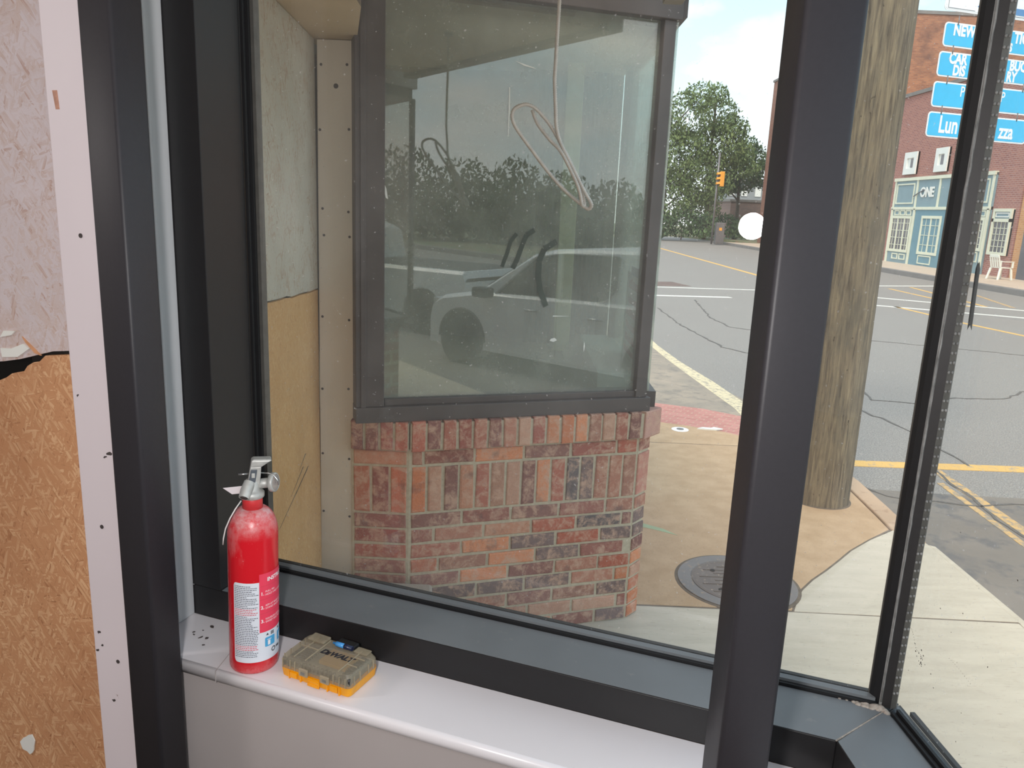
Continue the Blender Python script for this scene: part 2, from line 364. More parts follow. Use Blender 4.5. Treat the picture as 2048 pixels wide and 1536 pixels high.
def brick_mat():
    t = NT('reclaimed_brick_faces')
    at = t.n('ShaderNodeAttribute'); at.attribute_name = 'tint'
    v = t.coord(); f = t.noise(v, 22, 8, .72, .4); g = t.noise(v, 170, 4, .6); h = t.noise(v, 9, 4)
    hsv = t.n('ShaderNodeHueSaturation'); hsv.inputs['Value'].default_value = .62; t.l(at.outputs['Color'], hsv.inputs['Color'])
    col = t.mix(t.math('MULTIPLY', t.mask(g, .45, .7), .55), at.outputs['Color'], hsv.outputs[0])
    col = t.mix(t.math('MULTIPLY', t.mask(f, .46, .62), .8), col, rgba((206, 168, 144)))
    col = t.mix(t.math('MULTIPLY', t.mask(h, .62, .72), .55), col, rgba((86, 74, 76)))
    t.bsdf(col, .85, 0, t.math('ADD', f, g), .5, .004, .25); return t.m
M['brick'] = brick_mat()

# ------------------------------------------------------------------ mesh helpers
class MB:
    def __init__(s, T=None):
        s.v = []; s.f = []; s.mi = []; s.T = T; s.mat = 0; s.tint = []; s.cur = None; s.sm = []; s.smooth = False
    def addv(s, p):
        p = Vector(p)
        s.v.append(tuple(s.T @ p) if s.T is not None else tuple(p)); return len(s.v) - 1
    def face(s, idx):
        s.f.append(tuple(idx)); s.mi.append(s.mat); s.tint.append(s.cur); s.sm.append(s.smooth)
    def poly(s, pts): s.face([s.addv(p) for p in pts])
    def hexa(s, p):       # 8 points: bottom 4 then top 4
        i = [s.addv(q) for q in p]
        for f in ((0, 3, 2, 1), (4, 5, 6, 7), (0, 1, 5, 4), (1, 2, 6, 5), (2, 3, 7, 6), (3, 0, 4, 7)): s.face([i[k] for k in f])
    def box(s, x0, x1, y0, y1, z0, z1):
        s.hexa([(x0, y0, z0), (x1, y0, z0), (x1, y1, z0), (x0, y1, z0), (x0, y0, z1), (x1, y0, z1), (x1, y1, z1), (x0, y1, z1)])
    def prism(s, pts, z0, z1, mats=None):
        a = [s.addv((p[0], p[1], z0)) for p in pts]; b = [s.addv((p[0], p[1], z1)) for p in pts]; n = len(pts)
        s.face(a[::-1]); s.face(b)
        for i in range(n):
            if mats: s.mat = mats[i]
            j = (i + 1) % n; s.face((a[i], a[j], b[j], b[i]))
    def tube(s, path, r, seg=8, cap=True, rs=None):
        path = [Vector(p) for p in path]; rings = []
        s.smooth = True
        prev = None
        for i, p in enumerate(path):
            d = (path[min(i + 1, len(path) - 1)] - path[max(i - 1, 0)]).normalized()
            if prev is None:
                up = Vector((0, 0, 1)) if abs(d.z) < .9 else Vector((1, 0, 0))
                x = d.cross(up).normalized()
            else:
                x = (prev - d * prev.dot(d)).normalized()
            prev = x; y = d.cross(x); rr = rs[i] if rs else r
            rings.append([s.addv(p + x * math.cos(2 * PI * k / seg) * rr + y * math.sin(2 * PI * k / seg) * rr) for k in range(seg)])
        for a, b in zip(rings, rings[1:]):
            for k in range(seg): s.face((a[k], a[(k + 1) % seg], b[(k + 1) % seg], b[k]))
        s.smooth = False
        if cap: s.face(rings[0][::-1]); s.face(rings[-1])
    def lathe(s, prof, seg=32, c=(0, 0, 0), smooth=True):
        rings = []
        s.smooth = smooth
        for r, z in prof:
            rings.append([s.addv((c[0] + r * math.cos(2 * PI * k / seg), c[1] + r * math.sin(2 * PI * k / seg), c[2] + z)) for k in range(seg)])
        for a, b in zip(rings, rings[1:]):
            for k in range(seg): s.face((a[k], a[(k + 1) % seg], b[(k + 1) % seg], b[k]))
        s.smooth = False
        s.face(rings[0][::-1]); s.face(rings[-1])
    def build(s, name, mats, parent=None, bevel=0, seg=2, loc=None):
        me = bpy.data.meshes.new(name); me.from_pydata(s.v, [], s.f)
        for m in (mats if isinstance(mats, (list, tuple)) else [mats]): me.materials.append(M[m] if isinstance(m, str) else m)
        me.polygons.foreach_set('material_index', s.mi); me.polygons.foreach_set('use_smooth', s.sm)
        if any(t is not None for t in s.tint):
            at = me.attributes.new('tint', 'FLOAT_COLOR', 'CORNER'); k = 0
            for pi, p in enumerate(me.polygons):
                c = s.tint[pi] or (.5, .5, .5, 1)
                for _ in p.loop_indices: at.data[k].color = c; k += 1
        me.update()
        o = bpy.data.objects.new(name, me); C.objects.link(o)
        if parent: o.parent = parent
        if loc: o.location = loc
        if bevel:
            b = o.modifiers.new('bevel', 'BEVEL'); b.width = bevel; b.segments = seg; b.limit_method = 'ANGLE'
        return o

def thing(name, label, cat, loc=(0, 0, 0), rot=(0, 0, 0), group=None):
    o = bpy.data.objects.new(name, None); C.objects.link(o); o.location = loc; o.rotation_euler = rot
    o.empty_display_size = .05
    o['label'] = label; o['category'] = cat
    if group: o['group'] = group
    return o
def tag(o, label, cat, group=None):
    o['label'] = label; o['category'] = cat
    if group: o['group'] = group
    return o
def struct(o, label=None, cat=None):
    o['kind'] = 'structure'
    if label: o['label'] = label
    if cat: o['category'] = cat
    return o
def dup(o, parent=None):
    c = o.copy(); C.objects.link(c)
    if parent: c.parent = parent
    for ch in list(o.children): dup(ch, c)
    return c

def text_geo(txt, size, extrude=.0, bold=0.0, align='CENTER', shear=0, spacing=1.0):
    cu = bpy.data.curves.new('lettering', 'FONT'); cu.body = txt; cu.size = size; cu.extrude = extrude; cu.offset = bold
    cu.align_x = align; cu.align_y = 'CENTER'; cu.shear = shear; cu.space_character = spacing; cu.resolution_u = 3
    o = bpy.data.objects.new('lettering', cu); C.objects.link(o)
    dg = bpy.context.evaluated_depsgraph_get(); dg.update()
    me = o.evaluated_get(dg).to_mesh()
    v = [tuple(p.co) for p in me.vertices]; f = [tuple(p.vertices) for p in me.polygons]
    o.evaluated_get(dg).to_mesh_clear(); bpy.data.objects.remove(o); bpy.data.curves.remove(cu)
    return v, f
def add_text(mb, txt, size, fn, **kw):
    v, f = text_geo(txt, size, **kw)
    off = [mb.addv(fn(*p)) for p in v]
    for q in f: mb.face([off[i] for i in q])

# local frames:  W = our window (x along the glass, y outwards),  B = bay opposite (x along its face, -y towards us)
aw = R(-19.3)
W = Matrix.Rotation(aw, 4, 'Z')
ab = R(18)
RG = Vector((.5785, 3.2835, 0))
B = Matrix.Translation(RG) @ Matrix.Rotation(ab, 4, 'Z')
def wp(u, n, z=0): return W @ Vector((u, n, z))
def bp(s, t, z=0): return B @ Vector((s, t, z))

# ------------------------------------------------------------------ ground
ROAD = -.06
def road():
    m = MB(); m.box(-60, 90, -70, 150, ROAD - .3, ROAD)
    struct(m.build('floor_road', 'asphalt'), 'grey cracked asphalt street outside the shop window', 'road')
    m = MB()   # pale older strip between the white edge line and the kerb
    m.prism([(-3, 8.2), (1.45, 7.66), (2.0, 7.42), (2.33, 7.15), (2.6, 6.4), (2.72, 7.2), (2.4, 8.6), (2.2, 9.2), (2.1, 11.4), (2.0, 14), (-3, 14)], ROAD - .02, ROAD + .002)
    struct(m.build('floor_gutter', 'gutter'), 'brownish gutter strip between kerb corner and white line', 'gutter')
    m = MB(); m.prism([(2.56, 5.1), (2.62, 5.4), (3.3, 5.35), (4.6, 5.3), (4.6, 2), (2.54, 2)], ROAD - .02, ROAD + .0015)
    struct(m.build('floor_dark_asphalt', 'darkasphalt'), 'dark asphalt in the parking bay beside the kerb', 'road')
def slab(name, mat, pts, z0, z1, label):
    m = MB(); m.prism(pts, z0, z1)
    return struct(m.build(name, mat, bevel=.004), label, 'pavement')
def pavements():
    arc = [(1.41, 3.43), (1.47, 3.55), (1.53, 3.65), (1.63, 3.77), (1.75, 3.89), (1.87, 4.02), (2.0, 4.165), (2.18, 4.33), (2.385, 4.50)]
    slab('floor_tan_pavement', 'tanpave', [(-.3, 3.425)] + arc + [(2.40, 4.7), (2.43, 5.2), (2.42, 5.6), (2.36, 6.0), (2.30, 6.16), (-.3, 6.185)], -.2, 0, 'tan concrete pavement slab around the manhole and wooden pole')
    slab('floor_tan_corner', 'tanpave', [(-.3, 6.197), (2.295, 6.172), (2.12, 6.40), (1.9, 6.58), (1.6, 6.74), (1.3, 6.86), (-.3, 7.1)], -.2, 0, 'tan concrete corner slab before the red paver strip')
    slab('floor_red_pavers', 'pavers', [(-.3, 7.1), (1.3, 6.86), (1.6, 6.74), (1.9, 6.58), (2.12, 6.40), (2.295, 6.172), (2.5, 6.3), (2.42, 6.75), (2.23, 7.18), (1.9, 7.42), (1.45, 7.58), (-.3, 7.9)], -.2, -.005, 'red paver strip curving along the kerb corner')
    slab('floor_pale_pavement', 'pave', [(1.42, 3.418), (2.50, 3.405), (2.52, 4.30), (2.405, 4.49)] + [(x + .008, y - .008) for x, y in arc[::-1][1:]], -.2, 0, 'pale concrete triangle between tan slab and kerb')
    slab('floor_pale_walk', 'pave', [(-.8, 3.412), (1.41, 3.412), (2.495, 3.392), (2.45, 3.0), (2.40, 2.0), (2.38, -7), (.3, -7), (.3, 1.6), (-.8, 1.6)], -.2, 0, 'pale concrete pavement right outside the window')
    m = MB(); m.prism([(2.445, 5.6), (2.445, 5.2), (2.415, 4.7), (2.40, 4.5), (2.525, 4.31), (2.56, 4.9), (2.585, 5.4), (2.56, 5.8), (2.49, 6.28), (2.31, 6.175), (2.38, 6.0)], -.2, .004)
    struct(m.build('floor_curb', 'curb', bevel=.01), 'rusty tan kerbstone beside the wooden pole', 'kerb')
    m = MB(); m.prism([(2.385, -7), (2.405, 2.0), (2.455, 3.0), (2.503, 3.4), (2.523, 4.3), (2.56, 4.28), (2.545, 3.4), (2.5, 2.9), (2.46, 2), (2.44, -7)], -.2, -.004)
    struct(m.build('floor_gutter_edge', 'pave', bevel=.006), 'pale concrete pavement edge along the parking bay', 'kerb')
    m = MB()
    for p in ([(-.3, 3.41), (1.42, 3.41), (1.42, 3.426), (-.3, 3.426)], [(1.42, 3.402), (2.5, 3.39), (2.5, 3.406), (1.42, 3.42)], [(-.3, 6.184), (2.3, 6.158), (2.3, 6.173), (-.3, 6.2)]):
        m.prism(p, -.05, -.002)
    for a, b in zip(arc, arc[1:]):
        d = Vector((b[0] - a[0], b[1] - a[1])).normalized() * .012
        m.prism([a, (a[0] + d.y, a[1] - d.x), (b[0] + d.y, b[1] - d.x), b], -.05, -.002)
    struct(m.build('floor_joints', 'joint'), 'dark joints between the pavement slabs', 'joint')
    # far side
    m = MB(); m.box(15.15, 40, -70, 57.5, -.3, .12)
    struct(m.build('floor_far_pavement', 'farwalk'), 'tan pavement in front of the shops across the street', 'pavement')
    m = MB(); m.box(14.95, 15.15, -70, 57.5, -.3, .125)
    struct(m.build('floor_far_curb', 'farcurb', bevel=.02), 'grey kerb across the street', 'kerb')
    m = MB(); m.prism([(2, 72.5), (14.1, 75.5), (17.8, 57.8), (40, 57.6), (60, 140), (-60, 140), (-60, 72)], -.3, .1)
    struct(m.build('floor_far_bank', 'grass'), 'rough grassy bank under the trees at the end of the street', 'bank')
road(); pavements()

def line(name, mat, pts, label, group=None, z=ROAD, cat='road marking'):
    m = MB(); m.prism(pts, z - .01, z + .004)
    return struct(m.build(name, mat), label, cat)
def strip(a, b, w):
    d = Vector((b[0] - a[0], b[1] - a[1])).normalized() * (w / 2); p = (-d.y, d.x)
    return [(a[0] + p[0], a[1] + p[1]), (a[0] - p[0], a[1] - p[1]), (b[0] - p[0], b[1] - p[1]), (b[0] + p[0], b[1] + p[1])]
def markings():
    line('trim_edge_line', 'wlineworn', [(2.28, 7.2), (2.62, 6.75), (2.62, 7.3), (2.47, 8.0), (2.40, 8.9), (2.24, 10.2), (2.16, 11.4), (2.12, 14), (2.03, 14), (2.04, 11.4), (2.1, 10.2), (2.2, 8.9), (2.3, 7.7)], 'worn cream edge line bending along the kerb corner')
    line('trim_parking_line', 'yline', [(2.66, 5.93), (8.2, 6.02), (8.2, 6.17), (2.68, 6.08)], 'yellow parking bay line running across beside the pole')
    line('trim_diagonal_line', 'ylineworn', strip((3.43, 5.93), (3.24, 2.2), .085), 'worn yellow line with a crack along it in the parking bay')
    line('trim_diagonal_edge', 'ylineworn', strip((3.30, 5.6), (3.08, 2.2), .05), 'thin worn yellow line beside the cracked one')
    line('trim_stop_line_near', 'wline', strip((3.2, 18.75), (5.3, 19.05), .22), 'nearer white crossing line beyond the window bay')
    line('trim_stop_line_far', 'wline', strip((3.2, 20.95), (8.5, 21.6), .16), 'farther white crossing line beyond the window bay')
    line('trim_centre_line', 'yline', strip((8.4, 24), (8.4, 72), .2), 'long yellow centre line leading up the street')
    line('trim_crossing_far', 'wline', strip((11.2, 24.5), (14.6, 25.9), .18), 'far white crossing line near the opposite kerb')
    line('trim_crossing_middle', 'wline', strip((9.4, 20.75), (13.8, 17.9), .2), 'middle white crossing line near the opposite kerb')
    line('trim_crossing_near', 'wline', strip((8.4, 18.75), (13.5, 16.1), .2), 'near white crossing line of the opposite kerb')
    line('trim_bay_line_far', 'yline', strip((11.4, 23.7), (11.3, 19.2), .12), 'yellow bay line nearest the green shopfront')
    line('trim_bay_line_middle', 'yline', strip((12.5, 24.6), (11.8, 19.4), .12), 'yellow bay line in front of the far crossing line')
    line('trim_bay_line_right', 'yline', strip((9.2, 15.9), (9.6, 13.2), .13), 'yellow bay line in the right foreground of the street')
    line('trim_bay_line_left', 'yline', strip((9.1, 18.5), (9.2, 16.6), .12), 'yellow bay line between crossing lines')
    line('trim_bay_line_curb', 'ylineworn', strip((13.5, 22.8), (12.5, 19.4), .12), 'worn yellow bay line beside the opposite kerb')
    # cracks and patches
    def crack(name, pts, w, label, z=ROAD):
        m = MB(); rr = random.Random(len(pts) * 7 + int(pts[0][0] * 100)); q = []
        for a, b in zip(pts, pts[1:]):
            n = max(2, int(math.hypot(b[0] - a[0], b[1] - a[1]) / .12))
            for k in range(n):
                t = k / n; q.append((a[0] + (b[0] - a[0]) * t + rr.uniform(-.025, .025), a[1] + (b[1] - a[1]) * t + rr.uniform(-.035, .035)))
        q.append(pts[-1])
        for a, b in zip(q, q[1:]): m.prism(strip(a, b, w * rr.uniform(.25, .85)), z - .01, z + .0055)
        struct(m.build(name, 'crack'), label, 'crack')
    crack('trim_crack_winding', [(3.0, 16.2), (3.0, 15.5), (2.97, 13.75), (3.08, 12.65), (3.15, 11.5), (3.39, 11.1), (3.9, 11.0)], .05, 'winding dark crack in the asphalt left of the black post')
    crack('trim_crack_branch', [(4.2, 18.1), (3.81, 15.0), (3.86, 13.7), (4.15, 13.5), (5.2, 13.3)], .045, 'branching crack beyond the winding one')
    crack('trim_crack_short', [(3.0, 8.9), (2.75, 8.6), (2.9, 8.2), (2.98, 7.6)], .03, 'short crack touching the cream edge line')
    crack('trim_crack_right', [(4.08, 8.73), (4.02, 8.36), (4.44, 8.25), (5.07, 8.61), (5.7, 8.7), (6.19, 9.11), (7.5, 9.6)], .035, 'long crack crossing the street right of the wooden pole')
    crack('trim_crack_lower', [(3.6, 8.05), (3.74, 7.52), (3.81, 7.1), (3.78, 6.6), (3.78, 6.06)], .032, 'crack running down to the yellow parking line')
    crack('trim_crack_line', [(3.41, 5.9), (3.33, 5.0), (3.27, 4.2), (3.2, 3.0)], .04, 'dark crack inside the worn yellow line')
    crack('trim_crack_corner', [(2.62, 5.5), (2.75, 5.25), (3.2, 5.15), (3.9, 5.2)], .03, 'crack across the dark parking bay')
    crack('trim_crack_far', [(5.5, 13.0), (7.0, 12.4), (9.5, 11.2)], .03, 'faint crack in the far right asphalt')
    m = MB(); m.prism([(3.9, 21.4), (4.9, 21.7), (4.6, 22.9), (4.0, 22.7)], ROAD - .01, ROAD + .004)
    struct(m.build('trim_patch', plain('brown_patch', (112, 92, 84), .9, 0, .2, 3)), 'brown patch in the road beside the window bay', 'patch')
    m = MB(); m.prism([(.78, 4.47), (.95, 4.36), (1.02, 4.27), (.9, 4.34), (.77, 4.40)], -.004, .0012)
    struct(m.build('trim_chalk', 'green'), 'faded green chalk mark on the tan pavement', 'mark')
markings()

def manhole():
    t = thing('manhole_cover', 'round cast iron manhole cover set in the tan and pale pavement', 'manhole cover', (1.215, 3.70, 0))
    m = MB(); m.lathe([(.322, -.03), (.320, .001), (.300, .002), (.295, .002)], 48, smooth=False); m.build('concrete_rim', 'joint', t)
    m = MB(); m.lathe([(.303, -.03), (.303, .006), (.238, .008), (.234, .0035)], 56, smooth=False); m.build('outer_ring', 'iron2', t)
    m = MB(); m.lathe([(.231, -.02), (.231, .007), (.216, .009), (.210, .006)], 56, smooth=False)
    for k in range(9):
        y = -.16 + k * .04; h = math.sqrt(max(0, .2 ** 2 - y * y)) - .01
        for x0, x1 in ((-h, -.04), (.04, h)) if k % 2 else ((-h * .6, h * .6),): m.box(x0, x1, y - .004, y + .004, .005, .0090)
    m.build('lid', 'iron', t)
    for a in (.7, 2.3, 3.9, 5.4):
        m = MB(); m.lathe([(.013, .004), (.013, .0095)], 12, (.15 * math.cos(a), .15 * math.sin(a), 0), False); m.build('pick_hole', 'dark', t)
    c = MB(); c.lathe([(.075, -.01), (.075, .002), (.05, .006), (.03, .0035)], 28, smooth=False)
    o = c.build('drain_cap', 'signwhite', loc=(1.51, 6.6, 0)); tag(o, 'small white round cleanout cap set in the tan corner slab', 'drain cap')
    m = MB(); m.lathe([(.032, .004), (.032, .0075)], 16, smooth=False); m.build('centre_plate', 'farcurb', o)
    c = MB(); r = random.Random(3)
    c.prism([(-.11, -.01), (-.05, .03), (.02, .02), (.05, .05), (.12, .0), (.05, -.03), (-.04, -.025)], .0, .012)
    o = c.build('paper_scrap', 'offwhite', loc=(1.78, 6.64, 0)); tag(o, 'crumpled white scrap lying near the red pavers', 'litter')
manhole()

# ------------------------------------------------------------------ our shop interior
def interior():
    m = MB(); m.prism([wp(-4.5, .965)[:2], wp(.10, .965)[:2], wp(.12, 1.09)[:2], (.55, 1.0), (.50, -4.2), (-4.5, -4.2), (-5, 1)], .15, .3)
    struct(m.build('floor', 'floorin'), 'dark shop floor inside the window', 'floor')
    m = MB(); m.prism([(-5, 2.45), (.44, 1.3), (.62, 1.05), (.62, -4.2), (-5, -4.2)], 2.9, 3.0)
    struct(m.build('ceiling', 'wallin'), 'shop ceiling', 'ceiling')
    m = MB(); m.box(-5, .6, -4.3, -4.2, .3, 2.9); struct(m.build('wall_back', 'wallin'), 'wall behind the photographer', 'wall')
    m = MB(); m.box(-4.6, -4.5, -4.2, 2.4, .3, 2.9); struct(m.build('wall_left', 'wallin'), 'left shop wall', 'wall')
    # wall stud frame in line with the window, behind the boards
    m = MB(W); m.box(-4.6, -1.36, 1.30, 1.40, .0, 3.0); struct(m.build('wall_front', 'dark'), 'dark wall void behind the strand boards', 'wall')
    m = MB(W); m.box(-1.30, -1.22, 1.02, 1.30, .3, 2.9); struct(m.build('trim_stud', 'dark'))
    # header above both windows and brickwork under them
    m = MB(W); m.box(-1.15, .24, 1.094, 1.25, 2.56, 3.0); struct(m.build('wall_header', 'wallin'), 'wall above the shop window', 'wall')
    m = MB(W); m.box(-1.15, .10, 1.10, 1.24, 0, 1.035)
    struct(m.build('wall_under_window', 'brickplain'), 'brick wall under the shop window', 'wall')
    m = MB(); m.box(.50, .60, -4.2, .95, 0, 1.035); struct(m.build('wall_street_side', 'bricklow'), 'brick wall under the side window', 'wall')
interior()

def board_poly(name, mat, pts, n0, n1, label, cat):
    """flat board in the window wall plane: outline in (u, z), with its own thickness, local axes x along, z up"""
    m = MB()
    a = [m.addv((u, 0, z)) for u, z in pts]; b = [m.addv((u, n1 - n0, z)) for u, z in pts]; k = len(pts)
    m.face(a); m.face(b[::-1])
    for i in range(k): m.face((a[i], b[i], b[(i + 1) % k], a[(i + 1) % k]))
    o = m.build(name, mat); o.matrix_world = W @ Matrix.Translation((0, n0, 0))
    return tag(o, label, cat)
def left_boards():
    r = random.Random(11)
    low = [(-1.112, .301), (-1.112, 1.583), (-1.14, 1.576), (-1.17, 1.572)]
    top = [(-1.20, 1.568), (-1.215, 1.556), (-1.23, 1.553), (-1.245, 1.545), (-1.255, 1.534), (-1.27, 1.531), (-1.285, 1.527), (-1.30, 1.518), (-1.32, 1.51), (-1.36, 1.5), (-1.45, 1.48), (-2.2, 1.45)]
    board_poly('strand_board', 'osb', low + top + [(-2.2, .301)], .967, .979, 'raw orange-brown strand board on the left, lower, with a ragged top edge', 'board')
    up = [(-1.112, 1.590), (-1.14, 1.583), (-1.18, 1.578), (-1.22, 1.567), (-1.26, 1.556), (-1.30, 1.548), (-1.4, 1.535), (-2.2, 1.5)]
    board_poly('strand_board', 'osbw', up + [(-2.2, 2.895), (-1.112, 2.895)], .965, .977, 'whitewashed strand board on the left, above the raw one', 'board')
    m = MB(W); m.box(-1.120, -.985, .946, .964, .301, 2.895)
    o = m.build('trim_board', 'board', bevel=.002); tag(o, 'pinkish white painted upright board left of the black tube', 'board')
    for (u, z) in ((-1.072, 1.78), (-1.078, 1.28), (-1.066, 1.02)):
        k = MB(W); k.lathe([(.0035, 0), (.0035, .0015)], 10); k = MB(W @ Matrix.Translation((u, .946, z)) @ Matrix.Rotation(PI / 2, 4, 'X')); k.lathe([(.0038, 0), (.0038, .001)], 10, smooth=False); k.build('nail_hole', 'chip', o)
    k = MB(W)
    k.hexa([(-1.102, .9455, 1.972), (-1.094, .9455, 1.972), (-1.094, .947, 1.972), (-1.102, .947, 1.972), (-1.106, .9455, 2.0), (-1.096, .9455, 2.0), (-1.096, .947, 2.0), (-1.106, .947, 2.0)])
    k.build('bare_patch', plain('bare_wood', (186, 140, 120), .8, 0, .2, 100), o)
    for u, z, sz, ln in ((-1.048, 1.4177, .004, 2.2), (-1.058, 1.411, .003, 1.5), (-1.107, 1.069, .004, 1.2), (-1.100, 1.045, .0035, 1), (-1.1125, 1.032, .003, 1.3), (-1.083, .936, .004, 1.4), (-1.108, 1.513, .003, .7)):
        k = MB(W); pts = []
        for i in range(8):
            a = 2 * PI * i / 8; q = sz * r.uniform(.4, 1.1); pts.append((u + ln * q * math.cos(a) + .4 * q * math.sin(a), z + q * math.sin(a)))
        a = [k.addv((x, .9455, y)) for x, y in pts]; b = [k.addv((x, .947, y)) for x, y in pts]; k.face(a)
        for i in range(8): k.face((a[i], b[i], b[(i + 1) % 8], a[(i + 1) % 8]))
        k.build('scuff_mark', 'chip', o)
    up_board = [x for x in C.objects if x.name == 'strand_board.001'][0]
    for pts, mm in (([(-1.300, 1.556), (-1.262, 1.560), (-1.232, 1.578), (-1.246, 1.585), (-1.275, 1.574), (-1.302, 1.572)], 'offwhite'), ([(-1.247, 1.598), (-1.236, 1.590), (-1.212, 1.573), (-1.206, 1.568), (-1.220, 1.571), (-1.240, 1.588)], plain('torn_wood', (206, 150, 110), .8, 0, .15, 60)), ([(-1.30, 1.592), (-1.272, 1.598), (-1.262, 1.606), (-1.29, 1.604)], 'offwhite')):
        k = MB()
        a = [k.addv((x, -.0022, z)) for x, z in pts]; b = [k.addv((x, .001, z)) for x, z in pts]; k.face(a)
        for i in range(len(pts)): k.face((a[i], b[i], b[(i + 1) % len(pts)], a[(i + 1) % len(pts)]))
        k.build('torn_flake', mm, up_board)
    k = MB(W)
    pts = []
    for i in range(12):
        a = 2 * PI * i / 12; rr = .021 * (.6 + .6 * r.random()); pts.append((-1.345 + rr * math.cos(a), .748 + 1.4 * rr * math.sin(a)))
    a = [k.addv((u, .9645, z)) for u, z in pts]; b = [k.addv((u, .9665, z)) for u, z in pts]; k.face(a)
    for i in range(12): k.face((a[i], b[i], b[(i + 1) % 12], a[(i + 1) % 12]))
    tag(k.build('plaster_splash', 'offwhite'), 'white plaster splash on the raw strand board, lower left', 'splash')
left_boards()

def square_tube(name, corner, w, rotz, z0, z1, label):
    m = MB(); rc = .006; pts = []
    for cx, cy, a0 in ((w - rc, rc, -PI / 2), (w - rc, w - rc, 0), (rc, w - rc, PI / 2), (rc, rc, PI)):
        for k in range(5): pts.append((cx + rc * math.cos(a0 + k * PI / 8), cy + rc * math.sin(a0 + k * PI / 8)))
    m.smooth = True
    m.prism(pts, z0, z1)
    o = m.build(name, 'tube'); o.location = corner; o.rotation_euler = (0, 0, rotz)
    o.data.polygons[0].use_smooth = False; o.data.polygons[1].use_smooth = False
    return tag(o, label, 'post')
p = wp(-.9775, .885)
square_tube('steel_post', (p.x, p.y, 0), .0605, aw, .3, 2.9, 'black square steel tube standing at the left end of the white sill')
wt = .0635
cx, cy = wp(.0045, .905).x, wp(.0045, .905).y
ar = aw + R(20)
off = Matrix.Rotation(ar, 2) @ Vector((wt / 2, wt / 2))
square_tube('steel_post', (cx - off.x, cy - off.y, 0), wt, ar, .3, 2.9, 'black square steel tube crossing the right of the window, before the wooden pole')

# ------------------------------------------------------------------ our window
def window_one():
    m = MB(W); m.prism([(-1.03, 1.094), (.1415, 1.094), (.2185, 1.205), (-1.03, 1.205)], 1.05, 1.112); m.prism([(-1.03, 1.205), (.2185, 1.205), (.243, 1.245), (-1.03, 1.245)], 1.05, 1.104)
    root = m.build('window_1', 'black', bevel=.0015); struct(root, 'black metal framed shop window above the white sill', 'window')
    m = MB(W); m.prism([(-.956, 1.0955), (.1415, 1.0955), (.2170, 1.2045), (-.956, 1.2045)], 1.1121, 1.1128); struct(m.build('daylit_top_sheet', 'dustydaylit', root))  # added thin sheet that paints daylight onto the frame's top
    m = MB(W); m.box(-1.03, -.957, 1.094, 1.205, 1.1125, 2.56); m.box(-1.03, -.975, 1.205, 1.245, 1.1125, 2.56); struct(m.build('window_jamb', 'black', root, .0015))
    m = MB(W); m.box(-.957, .20, 1.094, 1.245, 2.50, 2.56); struct(m.build('window_head', 'black', root, .0015))
    m = MB(W)
    for n0, n1, z1 in ((1.206, 1.213, 1.118), (1.236, 1.244, 1.119)): m.box(-.955, .205, n0, n1, 1.1122, z1)
    for n0, n1, u1 in ((1.206, 1.213, -.951), (1.2135, 1.219, -.945), (1.236, 1.244, -.95)): m.box(-.957, u1, n0, n1, 1.1125, 2.5)
    struct(m.build('glazing_gasket', 'rubber', root))
    m = MB(W); m.box(-.955, .203, 1.2135, 1.2265, 1.1122, 1.1225); struct(m.build('glazing_bead', 'dustydaylit', root))
    m = MB(W); m.box(-.957, -.938, 1.2195, 1.235, 1.1125, 2.5); struct(m.build('glass_spacer', 'spacer', root))
    m = MB(W); m.box(-.957, .200, 1.2275, 1.2335, 1.1125, 2.5); struct(m.build('glass_pane', 'glass', root))
window_one()
